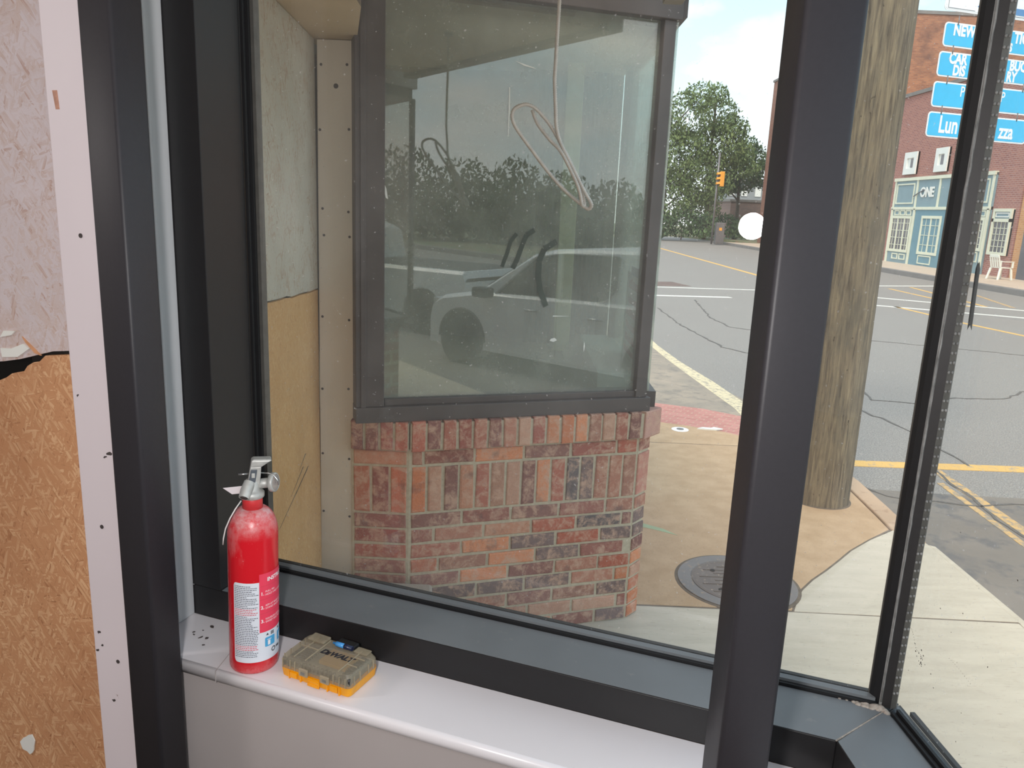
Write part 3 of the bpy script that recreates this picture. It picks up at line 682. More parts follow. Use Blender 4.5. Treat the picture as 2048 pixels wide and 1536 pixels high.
def window_two():
    # along the street, from the glass corner back past the camera
    D = Matrix.Translation(wp(.142, 1.094)) @ Matrix.Rotation(R(-87.5), 4, 'Z')      # x runs along the street side, y towards the street
    m = MB(D); 
    m.prism([(0, 0), (4.5, 0), (4.5, .112), (-.075, .112)], 1.05, 1.112)
    m.prism([(-.075, .112), (4.5, .112), (4.5, .15), (-.10, .15)], 1.05, 1.104)
    root = m.build('window_2', 'black', bevel=.0015); struct(root, 'black frame of the side window running out of the lower right corner', 'window')
    m = MB(D)
    for n0, n1, z1 in ((.113, .119, 1.118), (.120, .125, 1.123), (.142, .149, 1.119)): m.box(-.06, 4.5, n0, n1, 1.1122, z1)
    struct(m.build('glazing_gasket', 'rubber', root))
    m = MB(D); m.box(-.088, 4.5, .1315, .1375, 1.1125, 2.5); struct(m.build('glass_pane', 'glass', root))
    r = random.Random(8); m = MB(D)
    def speck(x, z, s):
        pts = [(x + s * r.uniform(.5, 1.2) * math.cos(a), z + s * r.uniform(.5, 1.2) * math.sin(a)) for a in [2 * PI * k / 6 for k in range(6)]]
        m.face([m.addv((px, .1310, pz)) for px, pz in pts])
    for k in range(26): speck(-.044 + r.gauss(0, .008), 1.226 + r.gauss(0, .008), r.uniform(.0004, .0016))
    for k in range(14): f = k / 13; speck(-.080 + .03 * f, 1.252 - .022 * f + .004 * math.sin(f * 6), .0007)
    for k in range(16): speck(r.uniform(-.07, .12), r.uniform(1.15, 1.45), r.uniform(.0004, .0014))
    for k in range(12): f = k / 11; speck(.02 + .05 * f, 1.262 - .006 * f * f, .0006)
    struct(m.build('glass_smudge', 'chip', root))
    m = MB(D); m.prism([(.0015, .0015), (4.5, .0015), (4.5, .111), (-.072, .111)], 1.1121, 1.1128); struct(m.build('daylit_top_sheet', 'dustydaylit', root))  # same added sheet with painted daylight, on the side frame
    m = MB(D); m.box(0, 4.5, 0, .15, 2.5, 2.56); struct(m.build('window_head', 'black', root))
    m = MB(W @ Matrix.Translation((0, 0, 0)))
    m.hexa([(.1405, 1.0945, 1.1115), (.1425, 1.094, 1.1115), (.2200, 1.203, 1.1115), (.2180, 1.204, 1.1115), (.1405, 1.0945, 1.1131), (.1425, 1.094, 1.1131), (.2200, 1.203, 1.1131), (.2180, 1.204, 1.1131)])
    struct(m.build('mitre_joint', 'caulk', root))
    return D
D2 = window_two()
def corner_post():
    m = MB(W)
    pts = [(.1935, 1.229), (.1950, 1.2255), (.200, 1.219), (.2085, 1.212), (.2125, 1.211), (.2250, 1.2095), (.2330, 1.213), (.2370, 1.228), (.2350, 1.240), (.205, 1.246)]
    m.prism(pts, 1.1125, 2.5, [3, 0, 0, 2, 1, 3, 3, 0, 0, 0])
    root = m.build('trim_glass_corner', ['rubber', 'tubed', 'sealant', 'spacer']); struct(root, 'dark sealed corner where the two window panes meet', 'window corner')
    # two dotted rows of the perforated spacer
    r = random.Random(5)
    m = MB()
    for row, (u, n) in enumerate(((.2268, 1.2095), (.2315, 1.2118))):
        for k in range(98):
            q = wp(u, n, 1.14 + k * .0138); m.lathe([(.0004, -.0022), (.0018, -.0012), (.002, 0), (.0018, .0012), (.0004, .0022)], 6, q)
    st = m.build('spacer_holes', 'sealant', root); struct(st)
    m = MB()
    path = [wp(.2108 + r.uniform(-.0009, .0009), 1.2112, 1.12 + i * .03) for i in range(46)]
    m.tube(path, .002, 6, True, [r.uniform(.0008, .0022) for _ in path]); struct(m.build('sealant_bead', 'sealant', root))
    c = MB()
    for k in range(44):
        f = r.random(); q = wp(.150 + .062 * f ** .6 + r.gauss(0, .004), 1.2065 + r.gauss(0, .0025) - .006 * f, 1.1125)
        s = r.uniform(.002, .006) * (.5 + f); c.lathe([(s * .9, -.002), (s, .001), (s * .6, s * .5), (s * .1, s * .65)], 7, q)
    struct(c.build('caulk_blob', 'caulk', root))
    s = MB(); q = wp(.240, 1.214, 1.755)
    s.prism([(q.x, q.y), (q.x + .004, q.y - .001), (q.x + .004, q.y + .003), (q.x, q.y + .003)], 1.715, 1.80)
    s.v = [(x + (.003 if z < 1.72 else .0), y, z + (-.004 if i % 2 else .006)) for i, (x, y, z) in enumerate(s.v)]
    struct(s.build('sealant_flap', 'rubber', root))
corner_post()

def sill():
    m = MB(W)
    prof = [(.966, 1.028), (.961, 1.026), (.956, 1.029), (.954, 1.036), (.954, 1.044), (.957, 1.0485), (.963, 1.05), (1.094, 1.05), (1.094, 1.028)]
    u0, u1 = -1.12, .16
    a = [m.addv((u0, n, z)) for n, z in prof]; b = [m.addv((u1, n, z)) for n, z in prof]; k = len(prof)
    m.face(a); m.face(b[::-1])
    for i in range(k):
        m.smooth = i < 6
        m.face((a[i], b[i], b[(i + 1) % k], a[(i + 1) % k]))
    m.smooth = False
    o = m.build('window_sill', 'sill'); tag(o, 'white painted window sill under the black framed window', 'window sill')
    s = MB(W)
    for (p, q) in (((-.8555, .9535), (-.873, 1.02)),):
        s.hexa([(p[0], p[1], 1.0495), (p[0] + .0012, p[1], 1.0495), (q[0] + .0012, q[1], 1.0495), (q[0], q[1], 1.0495), (p[0], p[1], 1.0503), (p[0] + .0012, p[1], 1.0503), (q[0] + .0012, q[1], 1.0503), (q[0], q[1], 1.0503)])
        s.box(p[0], p[0] + .0012, .9535, .9545, 1.028, 1.05)
    s.build('sill_seam', 'panel', o)
    m = MB(W); m.box(-1.12, .12, .966, 1.08, .301, 1.0275); struct(m.build('wall_below_sill', 'panel'), 'beige painted panel below the white sill', 'wall panel')
    # street side sill, corner to behind the camera
    m = MB(D2); m.box(.02, 4.5, -.14, -.002, 1.026, 1.05); tag(m.build('window_sill', 'sill', bevel=.003), 'white sill of the side window in the lower right corner', 'window sill')
    m = MB(W); m.box(-1.12, -1.022, 1.052, 1.094, 1.0505, 2.9)
    o = m.build('trim_jamb', 'jamb', bevel=.003, seg=3); struct(o, 'grey white upright trim strip between black tube and window frame', 'trim')
    m = MB(W); m.box(-1.12, -1.0215, 1.0945, 1.245, 1.0, 2.9); struct(m.build('wall_window_end', 'jamb'), 'wall end beside the window frame', 'wall')
    for i, (u, n, s) in enumerate(((-.958, 1.067, .0055), (-.940, 1.031, .005), (-.952, 1.029, .0045), (-.9765, 1.038, .003), (-.970, 1.032, .003), (-.930, 1.011, .003), (-.965, 1.05, .002))):
        r = random.Random(i + 20); c = MB(); pts = []
        for k in range(7):
            a = 2 * PI * k / 7; q = s * r.uniform(.4, 1.2); pts.append((q * math.cos(a), .6 * q * math.sin(a)))
        c.prism(pts, 0, .0012)
        o = c.build('paint_chip', 'chip', loc=wp(u, n, 1.05)); o.rotation_euler = (0, 0, r.uniform(0, 3))
        tag(o, 'tiny dark paint chip on the left end of the white sill', 'paint chip', 'paint chips on the sill')
sill()

# ------------------------------------------------------------------ fire extinguisher
def extinguisher():
    t = thing('fire_extinguisher', 'red fire extinguisher with white and red label standing on the white sill', 'fire extinguisher', (-.4355, 1.2175, 1.05), (0, R(1.3), 0))
    m = MB(); r = .0415
    prof = [(.036, .0), (.0395, .001), (.041, .004), (r, .009), (r, .245)]
    for k in range(1, 11):
        a = k * PI / 20; prof.append((.016 + (r - .016) * math.cos(a), .245 + .047 * math.sin(a)))
    m.lathe(prof, 64); m.build('cylinder', 'red', t)
    m = MB(); m.lathe([(.0165, .288), (.0165, .309), (.0155, .311)], 40); m.build('collar', 'redneck', t)
    # a label angle of 0 looks at the camera; positive goes to the right seen from it
    to_cam = math.atan2(0 - 1.2175, 0 + .4355)
    def on(rr, x, z):
        a = to_cam + x / r; return (rr * math.cos(a), rr * math.sin(a), z)
    def patch(name, mat, x0, x1, z0, z1, rr, parent, rc=.0, n=24):
        q = MB(); q.smooth = True
        cols = []
        for i in range(n + 1):
            x = x0 + (x1 - x0) * i / n; ins = 0
            d = min(x - x0, x1 - x)
            if rc and d < rc: ins = rc - math.sqrt(max(0, rc * rc - (rc - d) ** 2))
            cols.append((q.addv(on(rr, x, z0 + ins)), q.addv(on(rr, x, z1 - ins))))
        for a, b in zip(cols, cols[1:]): q.face((a[0], b[0], b[1], a[1]))
        return q.build(name, mat, parent)
    la = patch('label', 'labelwhite', -.036, .075, .0235, .172, r + .0003, t, .006, 60)
    la['label'] = 'white instruction label'
    patch('instruction_panel', 'labelred', .0085, .074, .078, .1865, r + .0006, la)
    for k, z in enumerate((.1635, .139, .113)):
        patch('panel_rule', 'inkred', .0085, .074, z, z + .0006, r + .0009, la, n=20)
    def wr(txt, size, x, z, mat, name, bold=0, align='LEFT'):
        q = MB(); add_text(q, txt, size, lambda a, b, c: on(r + .0011, x + a, z + b), bold=bold, align=align); q.build(name, mat, la)
    wr('INSTRUCTIONS', .0098, .022, .1745, 'inkwhite', 'heading', .0003)
    for i, (a, b) in enumerate((('PULL PIN', 'HOLD UNIT UPRIGHT'), ('AIM AT BASE OF FIRE', 'STAND BACK 6 FEET'), ('SQUEEZE LEVER', 'SWEEP SIDE TO SIDE'))):
        z = .151 - i * .0255
        wr('%d.' % (i + 1), .0085, .0105, z - .001, 'inkwhite', 'step_number', .0002)
        wr(a, .0048, .0185, z + .002, 'inkwhite', 'step_text'); wr(b, .0048, .0185, z - .0035, 'inkwhite', 'step_text')
    q = MB(); qr = MB(); rr = random.Random(2); z = .1655
    red = set((13, 14, 15, 16, 34, 35, 36))
    for ln in range(41):
        x = -.0335; end = .004 - rr.random() * .012 * (rr.random() > .6)
        if ln in (6, 11, 17): end = -.012
        tgt = qr if ln in red else q
        while x < end:
            w = rr.uniform(.0014, .0042)
            cols = [(tgt.addv(on(r + .0008, x + w * i / 2, z)), tgt.addv(on(r + .0008, x + w * i / 2, z + .0013))) for i in range(3)]
            for a, b in zip(cols, cols[1:]): tgt.face((a[0], b[0], b[1], a[1]))
            x += w + .0008
        z -= .00328
    q.build('fine_print', 'inkgrey', la); qr.build('warning_print', 'inkred', la)
    for x in (.0175, .046):
        b = patch('pictogram', 'labelblue', x, x + .020, .049, .0665, r + .0008, la, .001, 12)
        patch('pictogram_bin', 'inkwhite', x + .005, x + .010, .0515, .0600, r + .0011, b, 0, 4)
        patch('pictogram_lid', 'inkwhite', x + .004, x + .012, .0612, .0625, r + .0011, b, 0, 4)
    q = MB()
    for (x, z) in ((.022, .0705), (.048, .072)):
        i = [q.addv(on(r + .0009, x - .0025, z)), q.addv(on(r + .0009, x + .0025, z)), q.addv(on(r + .0009, x, z + .0045))]; q.face(i)
    for k in range(3):
        x0, z0 = .0285, .0692 + k * .0022
        q.face([q.addv(on(r + .0009, x0, z0)), q.addv(on(r + .0009, x0 + .007, z0)), q.addv(on(r + .0009, x0 + .007, z0 + .0014)), q.addv(on(r + .0009, x0, z0 + .0014))])
    for k in range(12):
        a0, a1 = k * PI / 6, (k + .75) * PI / 6
        q.face([q.addv(on(r + .0009, .0345 + rad * math.cos(a), .0395 + rad * math.sin(a))) for a, rad in ((a0, .0028), (a1, .0028), (a1, .0048), (a0, .0048))])
    q.build('recycling_marks', 'ink', la)
    wr('FIRE', .0055, .041, .0400, 'ink', 'mark_text', .0002)
    # valve: local x to the right as the camera sees it, y away
    V = Matrix.Translation((0, 0, 0)) @ Matrix.Rotation(to_cam + PI / 2, 4, 'Z')
    m = MB(V); m.lathe([(.0175, .310), (.0195, .312), (.0195, .319), (.0165, .322), (.013, .325), (.0125, .338), (.010, .341)], 32); m.build('valve_body', 'alu', t)
    m = MB(V); m.tube([(.006, 0, .332), (.020, 0, .3335), (.026, 0, .334), (.0265, 0, .334), (.031, 0, .334)], .007, 16, True, [.0085, .0085, .0085, .005, .005]); m.build('gauge_stem', 'alu', t)
    G = V @ Matrix.Translation((.033, -.002, .335)) @ Matrix.Rotation(R(62), 4, 'Z') @ Matrix.Rotation(R(84), 4, 'X')
    m = MB(G); m.lathe([(.0145, -.003), (.0165, -.002), (.0165, .004), (.0145, .0055), (.0138, .0055), (.0138, .0035)], 36)
    ga = m.build('pressure_gauge', 'alu', t)
    m = MB(G); m.lathe([(.0142, .0036), (.0142, .005), (.010, .0066), (.001, .0072)], 32); m.build('gauge_cover', 'gaugecover', ga)
    m = MB(G); m.box(-.0006, .0006, -.002, .011, .0042, .0047); m.build('gauge_needle', 'ink', ga)
    m = MB(V); m.tube([(-.004, -.006, .338), (-.010, -.016, .327), (-.014, -.024, .318)], .0085, 18, False, [.0095, .0098, .0085])
    nz = m.build('nozzle', 'alu', t)
    m = MB(V); m.tube([(-.0139, -.0238, .3182), (-.0142, -.0244, .3175)], .0058, 16); m.build('nozzle_bore', 'chip', nz)
    # upright lever, with its top turned over to the right
    m = MB(V)
    m.hexa([(-.008, -.009, .334), (.012, -.009, .334), (.012, .006, .334), (-.008, .006, .334), (-.003, -.011, .366), (.0145, -.011, .366), (.0145, .004, .366), (-.003, .004, .366)])
    m.hexa([(-.003, -.0115, .3655), (.014, -.0115, .3655), (.014, .005, .3655), (-.003, .005, .3655), (-.001, -.012, .377), (.030, -.014, .377), (.030, .006, .377), (-.001, .008, .377)])
    m.hexa([(-.0015, -.0125, .3765), (.031, -.0145, .3765), (.031, .0065, .3765), (-.0015, .0085, .3765), (.002, -.011, .3795), (.029, -.012, .3795), (.029, .004, .3795), (.002, .006, .3795)])
    lv = m.build('squeeze_lever', 'alu', t, .0012)
    m = MB(V); m.hexa([(-.0065, -.0105, .337), (.0045, -.0105, .337), (.0045, -.0085, .337), (-.0065, -.0085, .337), (-.002, -.0128, .362), (.008, -.0128, .362), (.008, -.0105, .362), (-.002, -.0105, .362)])
    m.build('lever_insert', 'darkplastic', lv, .0008)
    m = MB(V); m.box(-.0012, .0042, -.0135, -.0112, .348, .356); m.build('pin_hole', 'alu', lv, .0006)
    m = MB(V); m.tube([(-.022, -.006, .353), (-.006, -.006, .3535)], .0016, 10); m.tube([(.012, -.004, .3535), (.026, -.005, .3525), (.034, -.009, .350), (.040, -.012, .342), (.041, -.013, .334)], .0012, 10)
    m.build('safety_pin', 'steel', t)
    m = MB(V); m.hexa([(-.046, -.006, .3305), (-.010, -.006, .3325), (-.010, -.0125, .3225), (-.032, -.0125, .3215), (-.046, -.006, .3310), (-.010, -.006, .3330), (-.010, -.0125, .3230), (-.032, -.0125, .3220)]); m.build('paper_tag', 'tag', t)
    m = MB(V); m.tube([(-.018, -.022, .313), (-.0275, -.028, .301), (-.036, -.030, .286), (-.043, -.028, .268), (-.0465, -.026, .250), (-.0475, -.024, .2385)], .0011, 8); m.build('plastic_strap', 'strap', t)
extinguisher()

# ------------------------------------------------------------------ bit case
def bit_case():
    t = thing('bit_case', 'yellow and clear plastic screwdriver bit case lying on the white sill', 'tool case', (-.2315 - .005, 1.117, 1.05), (0, 0, R(-24.2)))
    t.location = (-.295, 1.187, 1.05)
    w, d = .146, .083; hw, hd = w / 2, d / 2
    def rrect(x, y, r, z, n=4):
        pts = []
        for cx, cy, a0 in ((x - r, -y + r, -PI / 2), (x - r, y - r, 0), (-x + r, y - r, PI / 2), (-x + r, -y + r, PI)):
            for k in range(n + 1): pts.append((cx + r * math.cos(a0 + k * PI / 2 / n), cy + r * math.sin(a0 + k * PI / 2 / n), z))
        return pts
    def shell(mb, rings, cap0=True, cap1=True):
        R_ = [[mb.addv(p) for p in ring] for ring in rings]; n = len(R_[0])
        for a, b in zip(R_, R_[1:]):
            for k in range(n): mb.face((a[k], a[(k + 1) % n], b[(k + 1) % n], b[k]))
        if cap0: mb.face(R_[0][::-1])
        if cap1: mb.face(R_[-1])
    m = MB(); shell(m, [rrect(hw - .005, hd - .005, .006, 0), rrect(hw - .002, hd - .002, .008, .003), rrect(hw, hd, .009, .0185)])
    base = m.build('base', 'amber', t)
    for x in (-.052, -.028, .0, .028, .052):
        m = MB(); m.box(x - .0012, x + .0012, -hd - .0012, -hd + .002, .002, .0175); m.build('base_rib', 'amber', base)
    m = MB(); m.box(-.012, .012, -hd - .003, -hd, .002, .017); m.box(-.010, .010, -hd - .0042, -hd, .012, .0145); m.box(-.010, .010, -hd - .0042, -hd, .006, .0085); m.build('latch_plate', 'amber', base, .0006)
    for x in (-.042, .042):
        m = MB(); m.box(x - .007, x + .007, -hd - .0028, -hd, .006, .016); m.build('hinge_lug', 'amber', base, .0008)
    m = MB(); shell(m, [rrect(hw, hd, .009, .0188), rrect(hw - .001, hd - .001, .009, .034), rrect(hw - .005, hd - .004, .010, .0405), rrect(hw - .012, hd - .008, .010, .0412)], False, True)
    lid = m.build('lid', 'clear', t)
    m = MB()
    for x in (-.066, -.050, -.040, .040, .052, .064):
        m.box(x - .0007, x + .0007, -hd - .0008, -hd + .0015, .0195, .036); 
    for y in (-.028, -.012, .012, .026):
        m.box(hw - .0012, hw + .0008, y - .0007, y + .0007, .0195, .036); m.box(-hw - .0008, -hw + .0012, y - .0007, y + .0007, .0195, .036)
    for x in (-.046, -.022, .046): m.box(x - .0008, x + .0008, -hd + .006, hd - .008, .0405, .0422)
    m.box(-.06, -.022, -.0008, .0008, .0405, .0420); m.box(.046, .066, .010, .0116, .0405, .042); m.box(.046, .066, -.012, -.0104, .0405, .042)
    m.build('lid_ribs', 'clearrim', lid)
    m = MB(); m.box(-.060, -.024, .016, hd - .003, .041, .046); m.build('lid_boss', 'clear', lid, .004)
    m = MB(); m.box(.034, .062, .022, hd - .003, .041, .0445); m.build('lid_boss', 'clear', lid, .003)
    for x in (-.020, .024):
        m = MB(); m.box(x - .009, x + .009, -hd - .0042, -hd, .0165, .030); m.build('lid_latch', 'clearrim', lid, .0012)
        k = MB(); k.box(x - .004, x + .004, -hd - .0048, -hd - .003, .020, .025); k.build('latch_slot', 'grip', lid)
    # bits inside
    r = random.Random(4)
    tray = MB(); tray.box(-hw + .006, hw - .006, -hd + .006, hd - .006, .0195, .0235); tr = tray.build('tray', 'grip', t)
    n = 0
    for row, (x0, x1, y0, y1) in enumerate(((-.066, -.028, -.032, .006), (.046, .066, -.030, .030))):
        k = 8 if row == 0 else 9
        for i in range(k):
            y = y0 + (y1 - y0) * i / (k - 1); q = MB(); q.tube([(x0, y, .0295), (x1 - .012, y, .0295), (x1 - .010, y, .0295), (x1, y, .0295)], .0022, 6, True, [.0024, .0024, .0014, .0014]); q.build('bit', 'bit', tr)
    for i in range(9):
        x = -.03 + i * .0085; q = MB(); q.tube([(x, -hd + .006, .024), (x, -hd + .006, .036)], .0024, 6); q.build('bit', 'bit', tr)
    for x in (-.066, -.055, .05, .062, .068):
        q = MB(); q.tube([(x, -hd + .005, .022), (x, -hd + .005, .035)], .003, 6); q.build('bit', 'bit', tr)
    q = MB(); q.box(hw - .0075, hw - .005, -.030, .028, .021, .035); q.build('side_tray', 'grip', tr)
    q = MB(); q.box(-.014, .042, -.010, .030, .0236, .030); q.build('yellow_tray', plain('dull_yellow_tray', (176, 142, 88), .5, 0, .1), tr)
    # clip on the back edge with its blue bit driver
    m = MB(); m.box(-.006, .032, hd - .014, hd + .002, .034, .0475); clip = m.build('clip', 'rubber', t, .002)
    m = MB(); m.tube([(-.010, hd - .017, .046), (-.004, hd - .017, .046), (-.0035, hd - .017, .046), (.014, hd - .017, .046)], .004, 14, True, [.002, .002, .0042, .0042])
    dv = m.build('bit_driver', 'blueplastic', clip)
    m = MB(); m.tube([(.0141, hd - .017, .046), (.022, hd - .017, .046), (.0225, hd - .017, .046), (.031, hd - .017, .046)], .0042, 14, True, [.0046, .0046, .0038, .0044]); m.build('driver_sleeve', 'navy', dv)
    m = MB(); add_text(m, 'D', .0165, lambda a, b, c: (-.0165 + a, .0005 + b, .0416 + c), bold=.0007, extrude=.0002, align='LEFT', shear=.2)
    add_text(m, 'E', .0120, lambda a, b, c: (-.0055 + a, -.0011 + b, .0416 + c), bold=.0007, extrude=.0002, align='LEFT', shear=.2)
    add_text(m, 'WALT', .0165, lambda a, b, c: (.0020 + a, .0005 + b, .0416 + c), bold=.0007, extrude=.0002, align='LEFT', shear=.2)
    m.build('lid_lettering', 'ink', lid)
bit_case()

# ------------------------------------------------------------------ the recess outside
def recess():
    def xboard(name, mat, pts, label):
        # outline in (distance along the wall, z); wall runs from near the window to the trim board
        m = MB(); a = [m.addv((x, 0, z)) for x, z in pts]; b = [m.addv((x, .014, z)) for x, z in pts]; k = len(pts)
        m.face(a); m.face(b[::-1])
        for i in range(k): m.face((a[i], b[i], b[(i + 1) % k], a[(i + 1) % k]))
        o = m.build(name, mat); o.matrix_world = Matrix.Translation((-.6985, 1.52, 0)) @ Matrix.Rotation(R(92.75), 4, 'Z')
        return tag(o, label, 'board')
    edge = [(0, 1.60), (.3, 1.585), (.5, 1.575), (.64, 1.5625), (.72, 1.556), (.81, 1.5495), (.90, 1.545), (.99, 1.5425), (1.05, 1.534), (1.17, 1.5314), (1.26, 1.527), (1.33, 1.522), (1.475, 1.519)]
    xboard('door_board', 'osbxp', edge + [(1.475, 2.42), (0, 2.42)], 'painted strand board outside, upper, boarding up the entrance beside the trim')
    xboard('door_board', 'osbx', [(x, z - .006) for x, z in edge] + [(1.475, .312), (0, .312)], 'raw tan board outside, lower, boarding up the entrance beside the trim')
    low = [x for x in C.objects if x.name == 'door_board.001'][0]
    for x0, z0, x1, z1, w in ((.82, .80, 1.24, .862, .004), (.98, .85, 1.18, .893, .003), (1.05, .832, 1.26, .868, .003), (1.10, .90, 1.22, .93, .003)):
        k = MB(); k.hexa([(x0, -.0006, z0), (x1, -.0006, z1), (x1, .001, z1), (x0, .001, z0), (x0 + .01, -.0006, z0 + w), (x1 - .02, -.0006, z1 + w), (x1 - .02, .001, z1 + w), (x0 + .01, .001, z0 + w)]); k.build('scrape_mark', 'stone2', low)
    m = MB(); m.hexa([(-.770, 2.985, .312), (-.612, 2.985, .312), (-.612, 3.005, .312), (-.77, 3.005, .312), (-.758, 2.985, 2.42), (-.616, 2.985, 2.42), (-.616, 3.005, 2.42), (-.758, 3.005, 2.42)])
    o = m.build('door_trim', 'trim', bevel=.002); tag(o, 'taupe painted upright trim with screw heads beside the brick bay', 'trim board')
    for x, z in ((-.7436, 2.334), (-.649, 2.337), (-.751, 2.107), (-.643, 2.112), (-.745, 1.822), (-.647, 1.813), (-.741, 1.723), (-.643, 1.72), (-.751, 1.41), (-.647, 1.40), (-.755, 1.12), (-.651, 1.123), (-.757, .85), (-.65, .83), (-.757, .60), (-.65, .58)):
        k = MB(Matrix.Translation((x, 2.9852, z)) @ Matrix.Rotation(PI / 2, 4, 'X')); k.lathe([(.0055, -.0005), (.005, .0012), (.002, .0012)], 8, smooth=False); k.build('screw_head', 'chip', o)
    k = MB(Matrix.Translation((-.690, 2.9852, 2.262)) @ Matrix.Rotation(PI / 2, 4, 'X')); k.lathe([(.010, -.0005), (.008, .0015), (.003, .001)], 10, smooth=False); k.build('knot_hole', 'chip', o)
    m = MB(); m.prism([(-.85, 1.3), (-.455, 1.3), (-.50, 2.5), (-.612, 2.9825), (-.612, 3.1), (-.85, 3.1)], 2.422, 2.50)
    struct(m.build('ceiling_entrance', 'soffit'), 'tan board ceiling over the boarded entrance', 'ceiling')
    m = MB(); m.prism([(-.455, 1.27), (.49, 1.27), (.49, 3.04), (-.60, 2.85), (-.50, 2.5)], 2.62, 2.70)
    struct(m.build('ceiling_recess', 'soffit'), 'tan soffit over the recess between the two windows', 'ceiling')
    m = MB(); m.prism([(-.455, 1.3), (-.50, 2.5), (-.595, 2.86), (-.605, 2.86), (-.51, 2.5), (-.465, 1.3)], 2.4225, 2.70)
    struct(m.build('trim_drop', 'fascia'), 'short drop between the two ceilings', 'trim')
    m = MB(); m.box(.49, .56, 1.2, 3.05, 2.60, 3.6); struct(m.build('wall_fascia', 'fascia'), 'fascia over the recess along the street', 'fascia')
    m = MB(); m.prism([(-.80, 1.55), (-.42, 1.55), (-.33, 2.4), (-.275, 2.78), (-.30, 2.955), (-.42, 2.955), (-.80, 2.98)], 0, .308)
    o = m.build('threshold_step', 'stone', bevel=.012); tag(o, 'grey stone threshold step at the foot of the boarded entrance', 'step')
recess()

# ------------------------------------------------------------------ brick bay opposite
PAL = [(184, 104, 84), (168, 96, 82), (154, 98, 86), (196, 120, 92), (146, 96, 86), (126, 104, 100), (210, 128, 88), (198, 140, 112), (162, 114, 96), (184, 98, 74), (140, 94, 86), (188, 128, 106), (172, 116, 96), (104, 94, 94), (216, 140, 100), (176, 108, 90), (196, 150, 126), (188, 140, 116), (150, 104, 94)]
def brick_bay():
    t = thing('brick_bay_wall', 'low reclaimed brick wall of the bay under the opposite window', 'brick wall', (0, 0, 0))
    r = random.Random(21)
    m = MB()
    def brick(Tm, x0, x1, z0, z1, col=None, depth=.09, proud=0):
        c = col or r.choice(PAL); k = r.uniform(.88, 1.1)
        m.cur = (*[min(1, v * k) for v in lin(c)], 1)
        j = lambda: r.uniform(-.0022, .0022)
        old = m.T; m.T = Tm; y0 = -proud + r.uniform(-.002, .0025)
        a = [(x0 + j(), y0 + .003, z0 + j()), (x1 + j(), y0 + .003, z0 + j()), (x1, depth, z0), (x0, depth, z0), (x0 + j(), y0 + .003, z1 + j()), (x1 + j(), y0 + .003, z1 + j()), (x1, depth, z1), (x0, depth, z1)]
        e = .004
        b = [(x0 + e + j(), y0, z0 + e + j()), (x1 - e + j(), y0, z0 + e + j()), (x1 - e + j(), y0, z1 - e + j()), (x0 + e + j(), y0, z1 - e + j())]
        i = [m.addv(q) for q in a]; o = [m.addv(q) for q in b]
        for f in ((0, 3, 2, 1), (4, 5, 6, 7), (1, 2, 6, 5), (2, 3, 7, 6), (3, 0, 4, 7)): m.face([i[k] for k in f])
        m.face(o)
        fr = [i[0], i[1], i[5], i[4]]
        for k in range(4): m.face((fr[k], fr[(k + 1) % 4], o[(k + 1) % 4], o[k]))
        m.T = old
    L = bp(-1.031, 0)
    FA = B
    LT = Matrix.Translation(L) @ Matrix.Rotation(R(-1.5), 4, 'Z')      # left face: x runs from -.212 to 0
    ET = B @ Matrix.Rotation(R(32), 4, 'Z')                             # end face: x runs 0 to .095
    c = .0677; g = .0125
    def courses(Tm, x0, x1, first, narrow=False):
        for i in range(9):
            z0 = i * c + .004; z1 = z0 + c - g
            if narrow: brick(Tm, x0 + .004, x1, z0, z1); continue
            x = x0 + g / 2; half = (i % 2 == first)
            if half: brick(Tm, x, x + .068 + .02 * (i % 3), z0, z1); x += .068 + .02 * (i % 3) + g
            while x < x1 - .03:
                e = min(x + .203 + r.uniform(-.006, .006), x1 - g / 2)
                if x1 - e < .04: e = x1 - g / 2
                brick(Tm, x, e, z0, z1); x = e + g
        z0 = 9 * c + .004; z1 = z0 + .193
        if narrow:
            brick(Tm, x0 + .004, x1, z0, z1, (190, 128, 112)); brick(Tm, x0 + .004, x1, z1 + g, z1 + g + c - g)
            return
        n = max(1, round((x1 - x0) / .0665)); w = (x1 - x0) / n
        for k in range(n): brick(Tm, x0 + k * w + g / 2, x0 + (k + 1) * w - g / 2, z0, z1)
        z0 = z1 + g; x = x0 + g / 2; first = True
        while x < x1 - .03:
            e = min(x + (.04 if first and x1 - x0 > .5 else .203), x1 - g / 2)
            if x1 - e < .04: e = x1 - g / 2
            brick(Tm, x, e, z0, z0 + c - g); x = e + g; first = False
    courses(FA, -1.031 + .006, -.006, 1); courses(LT, -.232, -.006, 2); courses(ET, 0, .092, 0, True)
    # rowlock course, leaning out
    z0 = .888; z1 = 1.008
    for Tm, x0, x1, n in ((FA, -1.031, -.01, 16), (LT, -.235, 0, 4)):
        w = (x1 - x0) / n
        for k in range(n): brick(Tm, x0 + k * w + .006, x0 + (k + 1) * w - .006, z0 + r.uniform(-.004, .004), z1, None, .12, .032)
    brick(ET, -.012, .118, z0, z1, (196, 150, 136), .10, .030)
    m.build('bricks', 'brick', t)
    q = MB(FA); q.box(-1.031, .0, .007, .10, 0, 1.004); q.box(-1.031, 0, -.024, .1, .890, 1.0)
    q.T = LT; q.box(-.235, 0, .007, .10, 0, 1.004); q.box(-.235, 0, -.022, .1, .89, 1.0)
    q.T = ET; q.box(0, .088, .007, .10, 0, 1.0); q.box(0, .10, -.02, .1, .89, 1.0)
    q.build('mortar', 'mortar', t)
    m2 = MB(); m2.box(.48, .59, 3.45, 5.05, 0, .995); struct(m2.build('wall_bay_street', 'bricklow'), 'brick wall under the street side of the bay', 'wall')
brick_bay()

